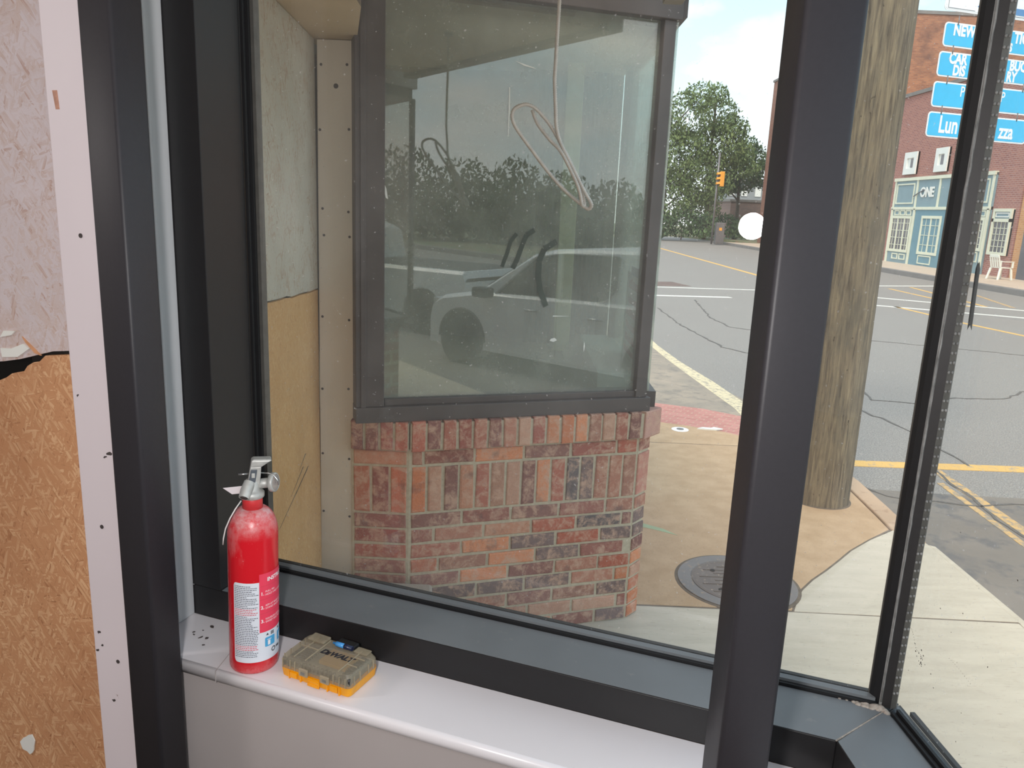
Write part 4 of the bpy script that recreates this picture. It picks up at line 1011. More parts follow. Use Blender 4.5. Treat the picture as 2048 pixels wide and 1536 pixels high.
def bay_window():
    m = MB(B); m.box(-1.245, .030, -.012, .11, 1.008, 1.070)
    root = m.build('window_3', 'bframe', bevel=.003); struct(root, 'weathered dark framed bay window across the recess', 'window')
    m = MB(B); m.box(-1.13, -.03, .012, .09, 1.0702, 1.097); struct(m.build('glazing_bead', 'bframe', root, .003))
    m = MB(B); m.box(-1.244, -1.134, -.002, .10, 1.0702, 2.60); struct(m.build('left_mullion', 'bframe', root, .003))
    m = MB(B); m.box(-1.225, -1.205, -.010, .0, 1.0702, 2.60); struct(m.build('mullion_bead', 'bframe', root, .002))
    m = MB(B); m.box(-.040, .012, -.002, .06, 1.0702, 2.60); struct(m.build('corner_post', 'bframe', root, .003))
    m = MB(B); m.prism([(-1.244, -.016), (.030, -.016), (.034, .02), (.03, .14), (-1.244, .14)], 2.6005, 2.95); struct(m.build('window_head', 'bframe', root, .003))
    m = MB(B); m.box(-1.134, -.040, .030, .038, 1.097, 2.60); struct(m.build('glass_pane', 'bayglass', root))
    # dark curved streaks on the pane
    s = MB(B)
    def smear(px, w):
        for (a, b) in zip(px, px[1:]):
            d = Vector((b[0] - a[0], b[1] - a[1])).normalized(); n = Vector((-d.y, d.x)) * w
            i = [s.addv((a[0] + n.x, .0292, a[1] + n.y)), s.addv((a[0] - n.x, .0292, a[1] - n.y)), s.addv((b[0] - n.x, .0292, b[1] - n.y)), s.addv((b[0] + n.x, .0292, b[1] + n.y))]
            s.face(i)
    def SB(x, y): return (-1.133 + (x - 769) * .00218, 1.097 + (793 - y) * (.00212))
    smear([SB(1011, 483), SB(1000, 497), SB(994, 520), SB(985, 545)], .008)
    smear([SB(1045, 475), SB(1030, 485), SB(1022, 505), SB(1014, 530), SB(1006, 548)], .010)
    smear([SB(1090, 495), SB(1066, 510), SB(1058, 530), SB(1056, 560), SB(1062, 590), SB(1075, 620)], .012)
    struct(s.build('dark_streaks', 'smear', root))
    s = MB(B)
    def fl(pts):
        q = [SB(*p) for p in pts]; s.face([s.addv((x, .0292, z)) for x, z in q])
    fl([(986, 225), (988, 225), (989, 262), (988, 310), (987, 310)]); fl([(1088, 684), (1096, 682), (1101, 687), (1094, 690), (1086, 688)]); fl([(770, 405), (773, 412), (776, 430), (772, 428), (769, 415)]); fl([(995, 180), (1030, 188), (1034, 190), (1012, 187)]); fl([(1158, 690), (1160, 700), (1158, 712), (1157, 700)]); fl([(1090, 638), (1125, 639), (1090, 640)])
    struct(s.build('paint_fleck', 'offwhite', root))
    # the street-side pane
    m = MB(); m.box(.605, .613, 3.36, 4.62, 1.08, 2.63); struct(m.build('glass_pane', 'bayglass', root))
    m = MB(); m.box(.575, .645, 4.62, 4.70, 1.0, 2.95); m.box(.575, .645, 3.36, 4.62, 1.0, 1.08); m.box(.575, .645, 3.36, 4.7, 2.63, 2.95); struct(m.build('side_frame', 'bframe', root))
    # inside of the bay
    m = MB(); m.prism([(-.60, 3.02), (.56, 3.40), (.60, 5.0), (-1.2, 5.0), (-1.2, 3.05)], .95, 1.03); struct(m.build('floor_bay', 'bayfloor'), 'olive grey platform inside the bay window', 'floor')
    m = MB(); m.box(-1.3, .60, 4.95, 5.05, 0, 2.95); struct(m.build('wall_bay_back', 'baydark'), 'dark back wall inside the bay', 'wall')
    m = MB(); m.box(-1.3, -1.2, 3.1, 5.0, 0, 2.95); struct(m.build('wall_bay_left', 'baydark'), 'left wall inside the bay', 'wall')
    m = MB(); m.prism([(-.62, 3.08), (.57, 3.44), (.60, 5.0), (-1.2, 5.0), (-1.2, 3.05)], 2.66, 2.74); struct(m.build('ceiling_bay', 'wallin'), 'ceiling inside the bay', 'ceiling')
    m = MB(); m.box(.40, .600, 3.56, 4.70, 1.031, 1.115); o = m.build('display_ledge', 'ledge', bevel=.004); tag(o, 'grey display ledge along the street pane inside the bay', 'ledge')
    m = MB(); m.box(.236, .33, 4.55, 4.62, 1.031, 2.655); tag(m.build('cream_column', 'baycream', bevel=.003), 'cream column standing inside the bay behind the glass', 'column')
    m = MB(); n = 14
    for k in range(n):
        x0 = .345 + k * .0125; m.hexa([(x0, 4.80 + .012 * (k % 2), 1.031), (x0 + .0125, 4.80 + .012 * ((k + 1) % 2), 1.031), (x0 + .0125, 4.83, 1.031), (x0, 4.83, 1.031), (x0, 4.80 + .012 * (k % 2), 2.65), (x0 + .0125, 4.80 + .012 * ((k + 1) % 2), 2.65), (x0 + .0125, 4.83, 2.65), (x0, 4.83, 2.65)])
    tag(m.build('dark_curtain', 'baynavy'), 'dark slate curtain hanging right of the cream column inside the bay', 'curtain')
    m = MB(); n = 12
    for k in range(n):
        x0 = .06 + k * .0135; m.hexa([(x0, 4.80 + .012 * (k % 2), 1.031), (x0 + .0135, 4.80 + .012 * ((k + 1) % 2), 1.031), (x0 + .0135, 4.83, 1.031), (x0, 4.83, 1.031), (x0, 4.80 + .012 * (k % 2), 2.65), (x0 + .0135, 4.80 + .012 * ((k + 1) % 2), 2.65), (x0 + .0135, 4.83, 2.65), (x0, 4.83, 2.65)])
    tag(m.build('dark_curtain', 'baynavy'), 'dark slate curtain hanging left of the cream column inside the bay', 'curtain')
    t = thing('window_sign', 'pale sign with faded red print in the side pane of the bay', 'sign', (.596, 3.62, 1.117))
    m = MB(); m.box(-.006, 0, 0, .50, 0, .44); m.build('sign_panel', 'bannerwhite', t)
    r = random.Random(9)
    for row, (z, h) in enumerate(((.36, .05), (.285, .04), (.22, .04), (.155, .035), (.09, .04), (.03, .035))):
        y = .06; m = MB()
        while y < .42:
            w = r.uniform(.02, .05); m.box(-.0075, -.006, y, y + w, z, z + h * r.uniform(.7, 1)); y += w + r.uniform(.002, .006)
        m.build('faded_print', 'signred', t)
    m = MB(); m.box(-.010, -.004, -.02, .36, .43, .475); m.build('tape_strip', 'tape', t)
bay_window()

def cord():
    P1 = [(.09, 2.62), (.09, 2.439), (.089, 2.367), (.088, 2.268), (.088, 2.218), (.095, 2.142), (.1, 2.091), (.116, 2.044), (.146, 1.993), (.175, 1.942), (.197, 1.905), (.215, 1.879), (.218, 1.866), (.209, 1.859), (.191, 1.87), (.139, 1.908), (.086, 1.959), (.029, 2.025), (-.017, 2.081), (-.032, 2.111), (-.029, 2.133), (-.012, 2.146), (.012, 2.151), (.039, 2.139), (.079, 2.1), (.112, 2.052), (.152, 1.988), (.18, 1.931), (.192, 1.894), (.197, 1.873), (.19, 1.868), (.180, 1.905), (.165, 1.94), (.119, 2.019), (.081, 2.056), (.044, 2.099), (.026, 2.139)]
    pts = []
    n = len(P1)
    for i, (x, z) in enumerate(P1):
        k = 0 if i < 5 else min(1, (i - 5) / 6); pts.append(Vector((x, 2.40 + k * .012 * math.sin(i * .55), z)))
    fine = []
    for i in range(n - 1):
        p0, p1, p2, p3 = pts[max(i - 1, 0)], pts[i], pts[i + 1], pts[min(i + 2, n - 1)]
        for k in range(6):
            s = k / 6
            fine.append(.5 * ((2 * p1) + (-p0 + p2) * s + (2 * p0 - 5 * p1 + 4 * p2 - p3) * s * s + (-p0 + 3 * p1 - 3 * p2 + p3) * s ** 3))
    fine.append(pts[-1])
    # even steps, every other ring swells: the ridged sheath
    even = [fine[0]]; step = .0032; acc = 0
    for a, b in zip(fine, fine[1:]):
        L = (b - a).length; d = (b - a) / max(L, 1e-9); pos = step - acc
        while pos <= L: even.append(a + d * pos); pos += step
        acc = L - (pos - step)
    m = MB(); m.tube(even, .005, 8, True, [(.0044 if i % 2 else .0064) for i in range(len(even))])
    o = m.build('hanging_cord', 'cord'); tag(o, 'grey ridged cable hanging from the recess ceiling in a loose loop', 'cable')
    m = MB(); m.lathe([(.02, 2.606), (.02, 2.6195)], 16, (.09, 2.40, 0)); m.build('ceiling_plate', 'galv', o)
cord()

# ------------------------------------------------------------------ wooden pole and signs
def pole():
    r = random.Random(1); m = MB(); cxp, cyp = 2.135, 5.0
    seg = 28; rings = []
    m.smooth = True
    nz = 60; rad0 = [r.uniform(-.006, .006) for _ in range(seg)]
    for i in range(nz + 1):
        z = -.1 + i * (7.6 / nz); rad = .196 - .0052 * z
        rings.append([m.addv((cxp + (rad + rad0[k] + .003 * math.sin(z * 2 + k)) * math.cos(2 * PI * k / seg), cyp + (rad + rad0[k]) * math.sin(2 * PI * k / seg), z)) for k in range(seg)])
    for a, b in zip(rings, rings[1:]):
        for k in range(seg): m.face((a[k], a[(k + 1) % seg], b[(k + 1) % seg], b[k]))
    m.smooth = False; m.face(rings[-1])
    o = m.build('utility_pole', 'pole'); tag(o, 'thick weathered wooden utility pole on the tan pavement', 'utility pole')
    m = MB(); m.lathe([(.207, -.02), (.207, .002), (.19, .004)], 40, (cxp, cyp, 0), False); m.build('pole_footing', 'joint', o)
    return o
pole()

SY = Matrix.Translation((2.945, 5.88, 0)) @ Matrix.Rotation(R(17), 4, 'Z')      # x along the signs, -y towards us
def signs():
    arm = thing('sign_arm', 'steel arm from the wooden pole carrying the hanging signs', 'bracket', (0, 0, 0))
    m = MB(); m.tube([(2.25, 5.05, 3.86), (2.6, 5.55, 3.86), (2.95, 5.885, 3.86), (3.75, 6.13, 3.86)], .022, 12); m.build('arm_pipe', 'galv', arm)
    m = MB(); m.lathe([(.19, 3.80), (.19, 3.92)], 24, (2.135, 5.0, 0), False); m.build('pole_band', 'galv', arm)
    def panel(z0, z1, x0, x1, face, rim, label):
        t = thing('street_sign', label, 'street sign', (2.945, 5.88, z0), (0, 0, R(17)), 'hanging guide signs')
        h = z1 - z0; rc = .028
        def plate(ins, y0, y1, name, mat, parent):
            q = MB(); pts = []
            for cx, cz, a0 in ((x1 - rc, rc, -PI / 2), (x1 - rc, h - rc, 0), (x0 + rc, h - rc, PI / 2), (x0 + rc, rc, PI)):
                for k in range(6): pts.append((cx + (rc - ins) * math.cos(a0 + k * PI / 10), cz + (rc - ins) * math.sin(a0 + k * PI / 10)))
            a = [q.addv((x, y0, z)) for x, z in pts]; b = [q.addv((x, y1, z)) for x, z in pts]; n = len(pts)
            q.face(a); q.face(b[::-1])
            for i in range(n): q.face((a[i], b[i], b[(i + 1) % n], a[(i + 1) % n]))
            return q.build(name, mat, parent)
        plate(0, 0, .004, 'sign_border', rim, t)
        plate(.010, -.0015, 0, 'sign_face', face, t)
        if z0 < 3.3:
            for x in (x0 + .11, x1 - .12):
                q = MB(); q.tube([(x, -.002, h - .015), (x, -.004, h + .010), (x, -.002, h + .045)], .004, 6); q.build('hanger_link', 'galv', t)
        return t
    def letters(t, txt, size, x, z, bold=.0045, align='LEFT', sp=1.0, sx=.8):
        q = MB(); add_text(q, txt, size, lambda a, b, c: (x + a * sx, -.0022 - max(0, c), z + b), bold=bold, align=align, extrude=.0006, spacing=sp); q.build('lettering', 'signwhite', t)
    t = panel(3.335, 3.60, -.03, .93, 'signwhite', 'signwhite', 'white hanging sign with blue arrow, topmost on the right')
    q = MB(); q.poly([(.255, -.003, .050), (.345, -.003, .095), (.345, -.003, .005)]); q.poly([(.345, -.003, .072), (.84, -.003, .072), (.84, -.003, .028), (.345, -.003, .028)]); q.build('arrow', 'arrowblue', t)
    q = MB(); q.box(.0, .90, -.0028, -.0015, .022, .0255) if False else None
    q.box(.0, .24, -.0028, -.0015, .016, .019); q.box(.36, .9, -.0028, -.0015, .016, .019); q.box(.0, .0025, -.0028, -.0015, .019, .24); q.build('border_line', 'inkgrey', t)
    t = panel(3.100, 3.262, .0, .94, 'signblue', 'signwhite', 'blue hanging sign reading NEW, directly below the white one')
    letters(t, 'NEW', .105, .078, .112); letters(t, 'TIO', .105, .635, .112); letters(t, 'S', .075, .60, .042)
    t = panel(2.900, 3.068, -.012, .93, 'signblue', 'signwhite', 'blue hanging sign reading CAR and DIS on two lines')
    letters(t, 'CAR', .100, .078, .124); letters(t, 'BUC', .100, .635, .122); letters(t, 'DIS', .096, .125, .046); letters(t, 'RY', .096, .622, .044)
    t = panel(2.692, 2.866, -.02, .92, 'signblue', 'signwhite', 'blue hanging sign with a lone letter P, third blue one down')
    letters(t, 'P', .100, .222, .116, .001); letters(t, 'P', .100, .600, .108, .001)
    t = panel(2.486, 2.660, -.028, .91, 'signblue', 'signwhite', 'blue hanging sign reading Lun and zza, lowest of the stack')
    letters(t, 'Lun', .165, .075, .085, .004, sx=.72); letters(t, 'zza', .150, .640, .075, .004, sx=.72)
signs()

# ------------------------------------------------------------------ across the street
FX = 18.0
def front(m, y0, y1, z0, z1, d=.06, back=.3):       # a raised rectangle on the street fronts
    m.box(FX - d, FX + back, min(y0, y1), max(y0, y1), z0, z1)
def frame_ring(m, y0, y1, z0, z1, w, d):
    front(m, y0, y1, z0, z0 + w, d, .02); front(m, y0, y1, z1 - w, z1, d, .02); front(m, min(y0, y1), min(y0, y1) + w, z0 + w, z1 - w, d, .02); front(m, max(y0, y1) - w, max(y0, y1), z0 + w, z1 - w, d, .02)
def shops():
    m = MB(); m.box(FX + .02, 32, 28.65, 39.4, -.2, 7.7)
    low = m.build('brick_shop', 'bricklow'); tag(low, 'brown brick shop with a grey green storefront across the street', 'building')
    m = MB(); m.box(FX - .05, 32, 28.6, 39.4, 7.7, 7.86); m.build('parapet_cap', 'farcurb', low)
    sf = MB(); front(sf, 30.25, 38.2, .12, 3.95, .05); st = sf.build('storefront', 'teal', low)
    m = MB(); front(m, 30.25, 38.25, 3.86, 4.0, .12); front(m, 30.25, 38.25, 2.56, 2.68, .10)
    for y in (30.35, 32.55, 34.15, 36.06, 38.12): front(m, y - .06, y + .06, 2.6, 3.9, .09)
    for y in (30.35, 32.3, 36.0, 38.12): front(m, y - .07, y + .07, .12, 2.6, .10)
    m.build('storefront_trim', 'cream', st)
    for y0, y1 in ((36.3, 37.95), (30.55, 32.4)):
        m = MB(); frame_ring(m, y0, y1, 2.82, 3.74, .06, .085); m.build('fascia_moulding', 'cream', st)
    for a in [(y, y + .46, 2.30, 2.54) for y in (36.3, 36.85, 37.4, 30.5, 31.1, 31.7)] + [(y, y + .55, .28, .55) for y in (36.3, 37.0)] + [(34.0, 35.1, .2, .58), (30.6, 31.2, .55, .95)]:
        m = MB(); frame_ring(m, *a, .05, .085); m.build('panel_moulding', 'cream', st)
    for name, y0, y1, z0, z1, nv, nh in (('shop_window', 36.15, 38.05, .62, 2.28, 3, 5), ('shop_window', 33.6, 35.25, .62, 2.3, 2, 4), ('shop_window', 30.45, 32.2, .98, 2.28, 3, 5)):
        w = MB(); front(w, y0, y1, z0, z1, .06, .02); wo = w.build(name, 'farglass', st)
        q = MB(); frame_ring(q, y0, y1, z0, z1, .12, .095)
        for k in range(1, nv): y = y0 + (y1 - y0) * k / nv; front(q, y - .05, y + .05, z0, z1, .085, 0)
        q.build('window_frame', 'cream', wo)
        q = MB()
        for k in range(1, nh): z = z0 + (z1 - z0) * k / nh; front(q, y0, y1, z - .012, z + .012, .075, 0)
        for k in range(nv):
            y = y0 + (y1 - y0) * (k + .5) / nv; front(q, y - .012, y + .012, z0, z1, .075, 0)
        q.build('muntins', 'cream', wo)
    m = MB(); front(m, 32.4, 35.9, .12, 2.55, .062, 0); m.build('door_panel', 'teald', st)
    q = MB(); T = lambda a, b, c: (FX - .075 - max(0, c), 35.12 - a, 3.30 + b)
    add_text(q, 'ONE', .58, T, bold=.018, extrude=.02, spacing=.95); q.build('shop_lettering', 'offwhite', st)
    q = MB(); q.tube([(FX - .10, 36.25, 3.15), (FX - .10, 35.75, 3.32), (FX - .10, 35.3, 3.42)], .022, 6); q.build('letter_stroke', 'inkgrey', st)
    for y0, y1 in ((36.46, 37.6), (33.85, 34.85)):
        w = MB(); front(w, y0, y1, 4.15, 5.14, .05, .02); wo = w.build('upper_window', 'offwhite', low)
        q = MB(); frame_ring(q, y0, y1, 4.15, 5.14, .26, .11); q.build('window_surround', 'offwhite', wo)
        q = MB(); front(q, y0 + .33, y0 + .58, 4.45, 4.85, .07, 0); q.build('window_pane', 'farglass', wo)
    w = MB(); front(w, 28.85, 30.0, .9, 2.58, .04, .02); wo = w.build('side_window', 'farglass', low)
    q = MB(); frame_ring(q, 28.85, 30.0, .9, 2.6, .11, .10); front(q, 28.85, 30.0, 2.12, 2.24, .10, 0); q.build('window_frame', 'cream', wo)
    q = MB(); front(q, 28.97, 29.88, 2.25, 2.5, .06, 0); q.build('transom_panel', 'teal', wo)
    q = MB(); frame_ring(q, 29.02, 29.84, 2.29, 2.46, .04, .08); q.build('transom_moulding', 'offwhite', wo)
    q = MB()
    for k in range(1, 4): front(q, 28.95 + k * .24, 28.97 + k * .24, 1.0, 2.12, .06, 0)
    for k in range(1, 5): front(q, 28.95, 29.9, .98 + k * .225, 1.0 + k * .225, .06, 0)
    q.build('muntins', 'cream', wo)
    m = MB(); m.box(FX + .2, 34, 39.45, 59.8, -.2, 11.6)
    t = m.build('brick_block', 'bricktall'); tag(t, 'tall old orange brown brick building rising behind the brown shop', 'building')
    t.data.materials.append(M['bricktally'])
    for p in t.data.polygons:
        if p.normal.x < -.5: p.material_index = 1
    m = MB(); m.box(FX + .12, 34, 39.4, 59.85, 11.6, 11.75); m.build('parapet_cap', 'farcurb', t)
    m = MB(); m.box(FX + .05, 32, 14, 28.6, -.2, 6.5)
    t = m.build('orange_shop', 'brickorange'); tag(t, 'orange brick building at the right edge beside the white chair', 'building')
    m = MB(); m.box(FX - .05, 32, 14, 28.6, 6.5, 6.65); m.build('parapet_cap', 'farcurb', t)
    q = MB(); q.box(FX - .02, FX + .1, 26.9, 28.1, .12, 2.3); q.build('shop_opening', 'farglass', t)
    m = MB(); m.box(18.9, 30, 71, 80, -.2, 3.3); t = m.build('distant_store', 'brickfar'); tag(t, 'distant low brick building beyond the traffic signal', 'building')
    m = MB(); m.box(18.8, 30, 70.9, 80, 3.3, 3.5); m.build('parapet_cap', 'farcurb', t)
    m = MB(); m.box(21.3, 27, 82, 90, -.2, 5.6); t = m.build('distant_house', plain('grey_house_wall', (146, 150, 152), .8)); tag(t, 'distant grey house with white windows above the low brick wall', 'house')
    for x in (21.5, 22.8, 24.2):
        q = MB(); q.box(x, x + .6, 81.93, 82.02, 4.1, 5.2); q.build('house_window', 'offwhite', t)
    q = MB(); q.prism([(20.9, 81.5), (27.4, 81.5), (27.4, 90.5), (20.9, 90.5)], 5.6, 5.85); q.build('roof', 'farcurb', t)
shops()

def plastic_chair():
    t = thing('plastic_chair', 'white plastic armchair on the far pavement at the right edge', 'chair', (17.05, 27.55, .12), (0, 0, R(100)))
    # x = width, y = back direction
    m = MB(); m.box(-.24, .24, -.23, .22, .40, .43); m.build('seat', 'chair', t, .015)
    for sx in (-1, 1):
        for y0, y1 in ((-.22, -.27), (.20, .28)):
            q = MB(); q.hexa([(sx * .26 - .03, y1 - .025, 0), (sx * .26 + .03, y1 - .025, 0), (sx * .26 + .03, y1 + .025, 0), (sx * .26 - .03, y1 + .025, 0), (sx * .22 - .035, y0 - .03, .40), (sx * .22 + .035, y0 - .03, .40), (sx * .22 + .035, y0 + .03, .40), (sx * .22 - .035, y0 + .03, .40)]); q.build('leg', 'chair', t, .008)
        q = MB(); q.box(sx * .27 - .035, sx * .27 + .035, -.24, .24, .62, .645); q.hexa([(sx * .27 - .03, -.24, .42), (sx * .27 + .02, -.24, .42), (sx * .27 + .02, -.19, .42), (sx * .27 - .03, -.19, .42), (sx * .27 - .03, -.24, .62), (sx * .27 + .03, -.24, .62), (sx * .27 + .03, -.19, .62), (sx * .27 - .03, -.19, .62)]); q.build('armrest', 'chair', t, .008)
    m = MB()
    for k in range(5): x = -.20 + k * .1; m.hexa([(x - .03, .20, .43), (x + .03, .20, .43), (x + .03, .23, .43), (x - .03, .23, .43), (x - .03, .30, .80), (x + .03, .30, .80), (x + .03, .33, .80), (x - .03, .33, .80)])
    m.hexa([(-.24, .29, .76), (.24, .29, .76), (.24, .325, .76), (-.24, .325, .76), (-.20, .31, .86), (.20, .31, .86), (.2, .345, .86), (-.2, .345, .86)]); m.build('backrest', 'chair', t, .01)
plastic_chair()

def signal():
    t = thing('traffic_signal', 'yellow traffic signal on a thin pole before the far trees', 'traffic signal', (13.75, 55, 0))
    m = MB(); m.tube([(-.12, .3, .0), (-.12, .3, 6.2)], .07, 10); m.build('pole', 'galv', t)
    m = MB(); m.box(.0, .28, -.05, .30, 3.95, 4.95); m.build('housing', 'signal', t, .03)
    for k, z in enumerate((4.10, 4.42, 4.74)):
        m = MB(); a = []
        for i in range(9):
            an = PI * i / 8; a.append((-.0, .125 + .13 * math.cos(an), z + .02 + .14 * math.sin(an)))
        q = [m.addv(p) for p in a]; q2 = [m.addv((p[0] - .24, p[1], p[2] - .03)) for p in a]; q3 = [m.addv((p[0], .125 + (p[1] - .125) * .9, p[2] - .015)) for p in a]; q4 = [m.addv((p[0] - .24, .125 + (p[1] - .125) * .9, p[2] - .045)) for p in a]
        for i in range(8): m.face((q[i], q[i + 1], q2[i + 1], q2[i])); m.face((q3[i], q4[i], q4[i + 1], q3[i + 1])); m.face((q2[i], q2[i + 1], q4[i + 1], q4[i]))
        m.build('visor', 'signal', t)
        m = MB(Matrix.Translation((-.012, .125, z)) @ Matrix.Rotation(PI / 2, 4, 'Y')); m.lathe([(.11, -.005), (.11, .008), (.05, .012)], 16); m.build('lens', 'plasticblack', t)
    m = MB(); m.box(-.14, .02, .2, .34, 4.25, 4.33); m.box(-.14, .02, .2, .34, 4.62, 4.70); m.build('bracket', 'galv', t)
    s = thing('utility_cabinet', 'grey roadside cabinet at the foot of the traffic signal pole', 'cabinet', (14.3, 56, .0))
    m = MB(); m.box(-.3, .3, -.25, .25, 0, 1.5); m.build('cabinet_body', 'galv', s, .03)
    m = MB(); m.box(-.25, .25, -.262, -.25, .1, 1.35); m.build('cabinet_door', 'galv', s)
    m = MB(); m.box(-.1, .1, -.272, -.26, .95, 1.15); m.build('notice', 'signal', s)
signal()

# ------------------------------------------------------------------ trees
def tree(label, loc, blobs, trunk_h, mat, seed, n, size, group=None, cat='tree', trunk_r=.18, limbs=True, name='tree'):
    r = random.Random(seed); t = thing(name, label, cat, loc, (0, 0, 0), group)
    m = MB(); tot = sum(b[3] ** 2 for b in blobs)
    for (bx, by, bz, br, sq) in blobs:
        k = int(n * br * br / tot)
        for _ in range(k):
            while True:
                d = Vector((r.uniform(-1, 1), r.uniform(-1, 1), r.uniform(-1, 1)))
                if .05 < d.length <= 1: break
            d = d.normalized() * (d.length ** .45)
            p = Vector((bx + d.x * br, by + d.y * br, bz + d.z * br * sq)) + Vector((r.gauss(0, .08), r.gauss(0, .08), r.gauss(0, .08))) * br
            s = size * r.uniform(.5, 1.25); e = Euler((r.uniform(0, 6), r.uniform(0, 6), r.uniform(0, 6))).to_matrix()
            q = [e @ Vector(v) * s + p for v in ((-1, -.15, 0), (-.2, -.5, .1), (1, 0, 0), (.1, .5, -.1))]
            if min(v.z for v in q) < .02: continue
            m.poly(q)
    m.build('foliage', mat, t)
    m = MB(); top = max(b[2] for b in blobs)
    m.tube([(0, 0, -.05), (.05, 0, trunk_h * .4), (-.05, .05, trunk_h * .75), (0, 0, trunk_h)], trunk_r, 10, True, [trunk_r, trunk_r * .8, trunk_r * .6, trunk_r * .4]); tr = m.build('trunk', 'trunk', t)
    if limbs:
        for (bx, by, bz, br, sq) in blobs:
            z = min(trunk_h * .85, max(.5, bz - br)); q = MB(); q.tube([(0, 0, z), (bx * .5, by * .5, (z + bz) / 2), (bx, by, bz)], .06, 6, True, [trunk_r * .45, trunk_r * .3, .02]); q.build('limb', 'trunk', tr)
    return t
def far_trees():
    tree('tall bushy green tree beside the window bay, leftmost of the far trees', (11.2, 62, .1),
         [(0, 0, 3.2, 2.6, .9), (.8, 0, 6.2, 2.3, .9), (1.3, 0, 9.2, 1.9, 1.0), (2.2, 0, 10.6, 1.2, .95), (-1.2, 0, 5.5, 1.9, 1), (2.3, .5, 4.2, 2.0, 1), (-.2, 0, 8.0, 1.6, .9)], 9.5, 'leaf', 31, 11000, .14, 'trees at the end of the street')
    tree('tall pine-like green tree behind the traffic signal', (15.1, 64, .1),
         [(-.3, 0, 4.8, 2.3, .9), (.6, 0, 7.4, 2.1, .8), (.2, 0, 9.6, 1.6, .9), (.0, 0, 11.0, .95, 1), (2.0, 0, 6.8, 1.5, .6), (1.2, 0, 8.6, 1.5, .7), (2.8, 0, 5.6, 1.2, .6), (-1.4, 0, 7, 1.5, .9), (-.5, 0, 2.4, 1.6, .8)], 11, 'leaf', 32, 11000, .14, 'trees at the end of the street')
    tree('dark lower tree right of the traffic signal by the tall brick building', (18.4, 67, .1),
         [(-.2, 0, 5.2, 1.9, .75), (.9, 0, 6.4, 1.7, .7), (1.8, 0, 5.4, 1.4, .8), (-1.4, 0, 4.6, 1.4, .7), (.3, 0, 7.5, 1.1, .8)], 6.5, 'leafdark', 33, 5500, .14, 'trees at the end of the street')
    tree('dark green shrubbery under the far trees', (12.6, 60.8, .1), [(-1.6, 0, 1.1, 1.2, .8), (0, .3, 1.3, 1.4, .8), (1.6, 0, 1.1, 1.2, .8), (-3, 0, 1.2, 1.3, .8)], 1.2, 'leafdark', 34, 2600, .15, None, 'shrub', .05, False, 'shrub')
    tree('dark bush at the foot of the distant brick building', (17.2, 66, .1), [(0, 0, 1.0, 1.3, .8), (1.5, 0, .9, 1.1, .8), (-1.4, 0, .9, 1.0, .8)], 1.0, 'leafdark', 35, 1800, .15, None, 'shrub', .05, False, 'shrub')
far_trees()
def back_trees():
    # the planted bank over the road behind the camera, seen mirrored in the bay glass
    spots = [(17.6, -31.5, 5.2, 3.0), (20.0, -29.5, 4.6, 2.8), (21.6, -27.2, 4.8, 2.4), (22.8, -25.0, 4.0, 2.4), (24.6, -23.0, 3.6, 2.4), (26.4, -21.0, 3.7, 2.3), (28.0, -18.5, 3.2, 2.3), (29.5, -16.0, 3.3, 2.3), (15.2, -33.5, 5.0, 2.8)]
    names = ['leftmost and tallest', 'second from the left', 'third from the left, with a rounded top', 'fourth from the left', 'fifth from the left', 'sixth from the left', 'seventh from the left', 'rightmost', 'half hidden by the left frame']
    for i, ((x, y, h, w), nm) in enumerate(zip(spots, names)):
        tree('dull green tree mirrored in the bay glass, ' + nm, (x, y, .12), [(0, 0, h * .45, w * .8, .6), (-.8, .2, h * .3, w * .7, .6), (.9, -.2, h * .35, w * .7, .7), (.1, 0, h * .72, w * .5, .62), (0, 0, h * .15, w * .9, .5)], h * .8, 'leafback', 50 + i, 3000, .16, 'trees mirrored in the bay glass', limbs=False)
    m = MB(); m.box(15.2, 60, -70, -8, .1, .125); struct(m.build('floor_planted_bank', 'grass'), 'grassy ground under the trees behind the street', 'bank')
back_trees()

# ------------------------------------------------------------------ parked vehicles (mirrored in the bay glass)
def loft(m, sections):
    """sections: list of rings with the same count of points"""
    R_ = [[m.addv(p) for p in ring] for ring in sections]; n = len(R_[0])
    for a, b in zip(R_, R_[1:]):
        for k in range(n - 1): m.face((a[k], a[k + 1], b[k + 1], b[k]))
    return R_
def wheel(t, s, side, y_c, rad, w):
    m = MB(Matrix.Translation((s, y_c, rad)) @ Matrix.Rotation(PI / 2, 4, 'X'))
    m.lathe([(rad * .62, -w / 2), (rad * .93, -w / 2), (rad, -w / 2 + .03), (rad, w / 2 - .03), (rad * .93, w / 2), (rad * .62, w / 2)], 28)
    o = m.build('wheel', 'tyre', t)
    m = MB(Matrix.Translation((s, y_c, rad)) @ Matrix.Rotation(PI / 2, 4, 'X'))
    m.lathe([(rad * .62, -w / 2 + .02), (rad * .60, -w / 2 + .005), (rad * .2, -w / 2 + .03), (rad * .2, w / 2 - .03), (rad * .60, w / 2 - .005), (rad * .62, w / 2 - .02)], 20); m.build('rim', 'rim', o)
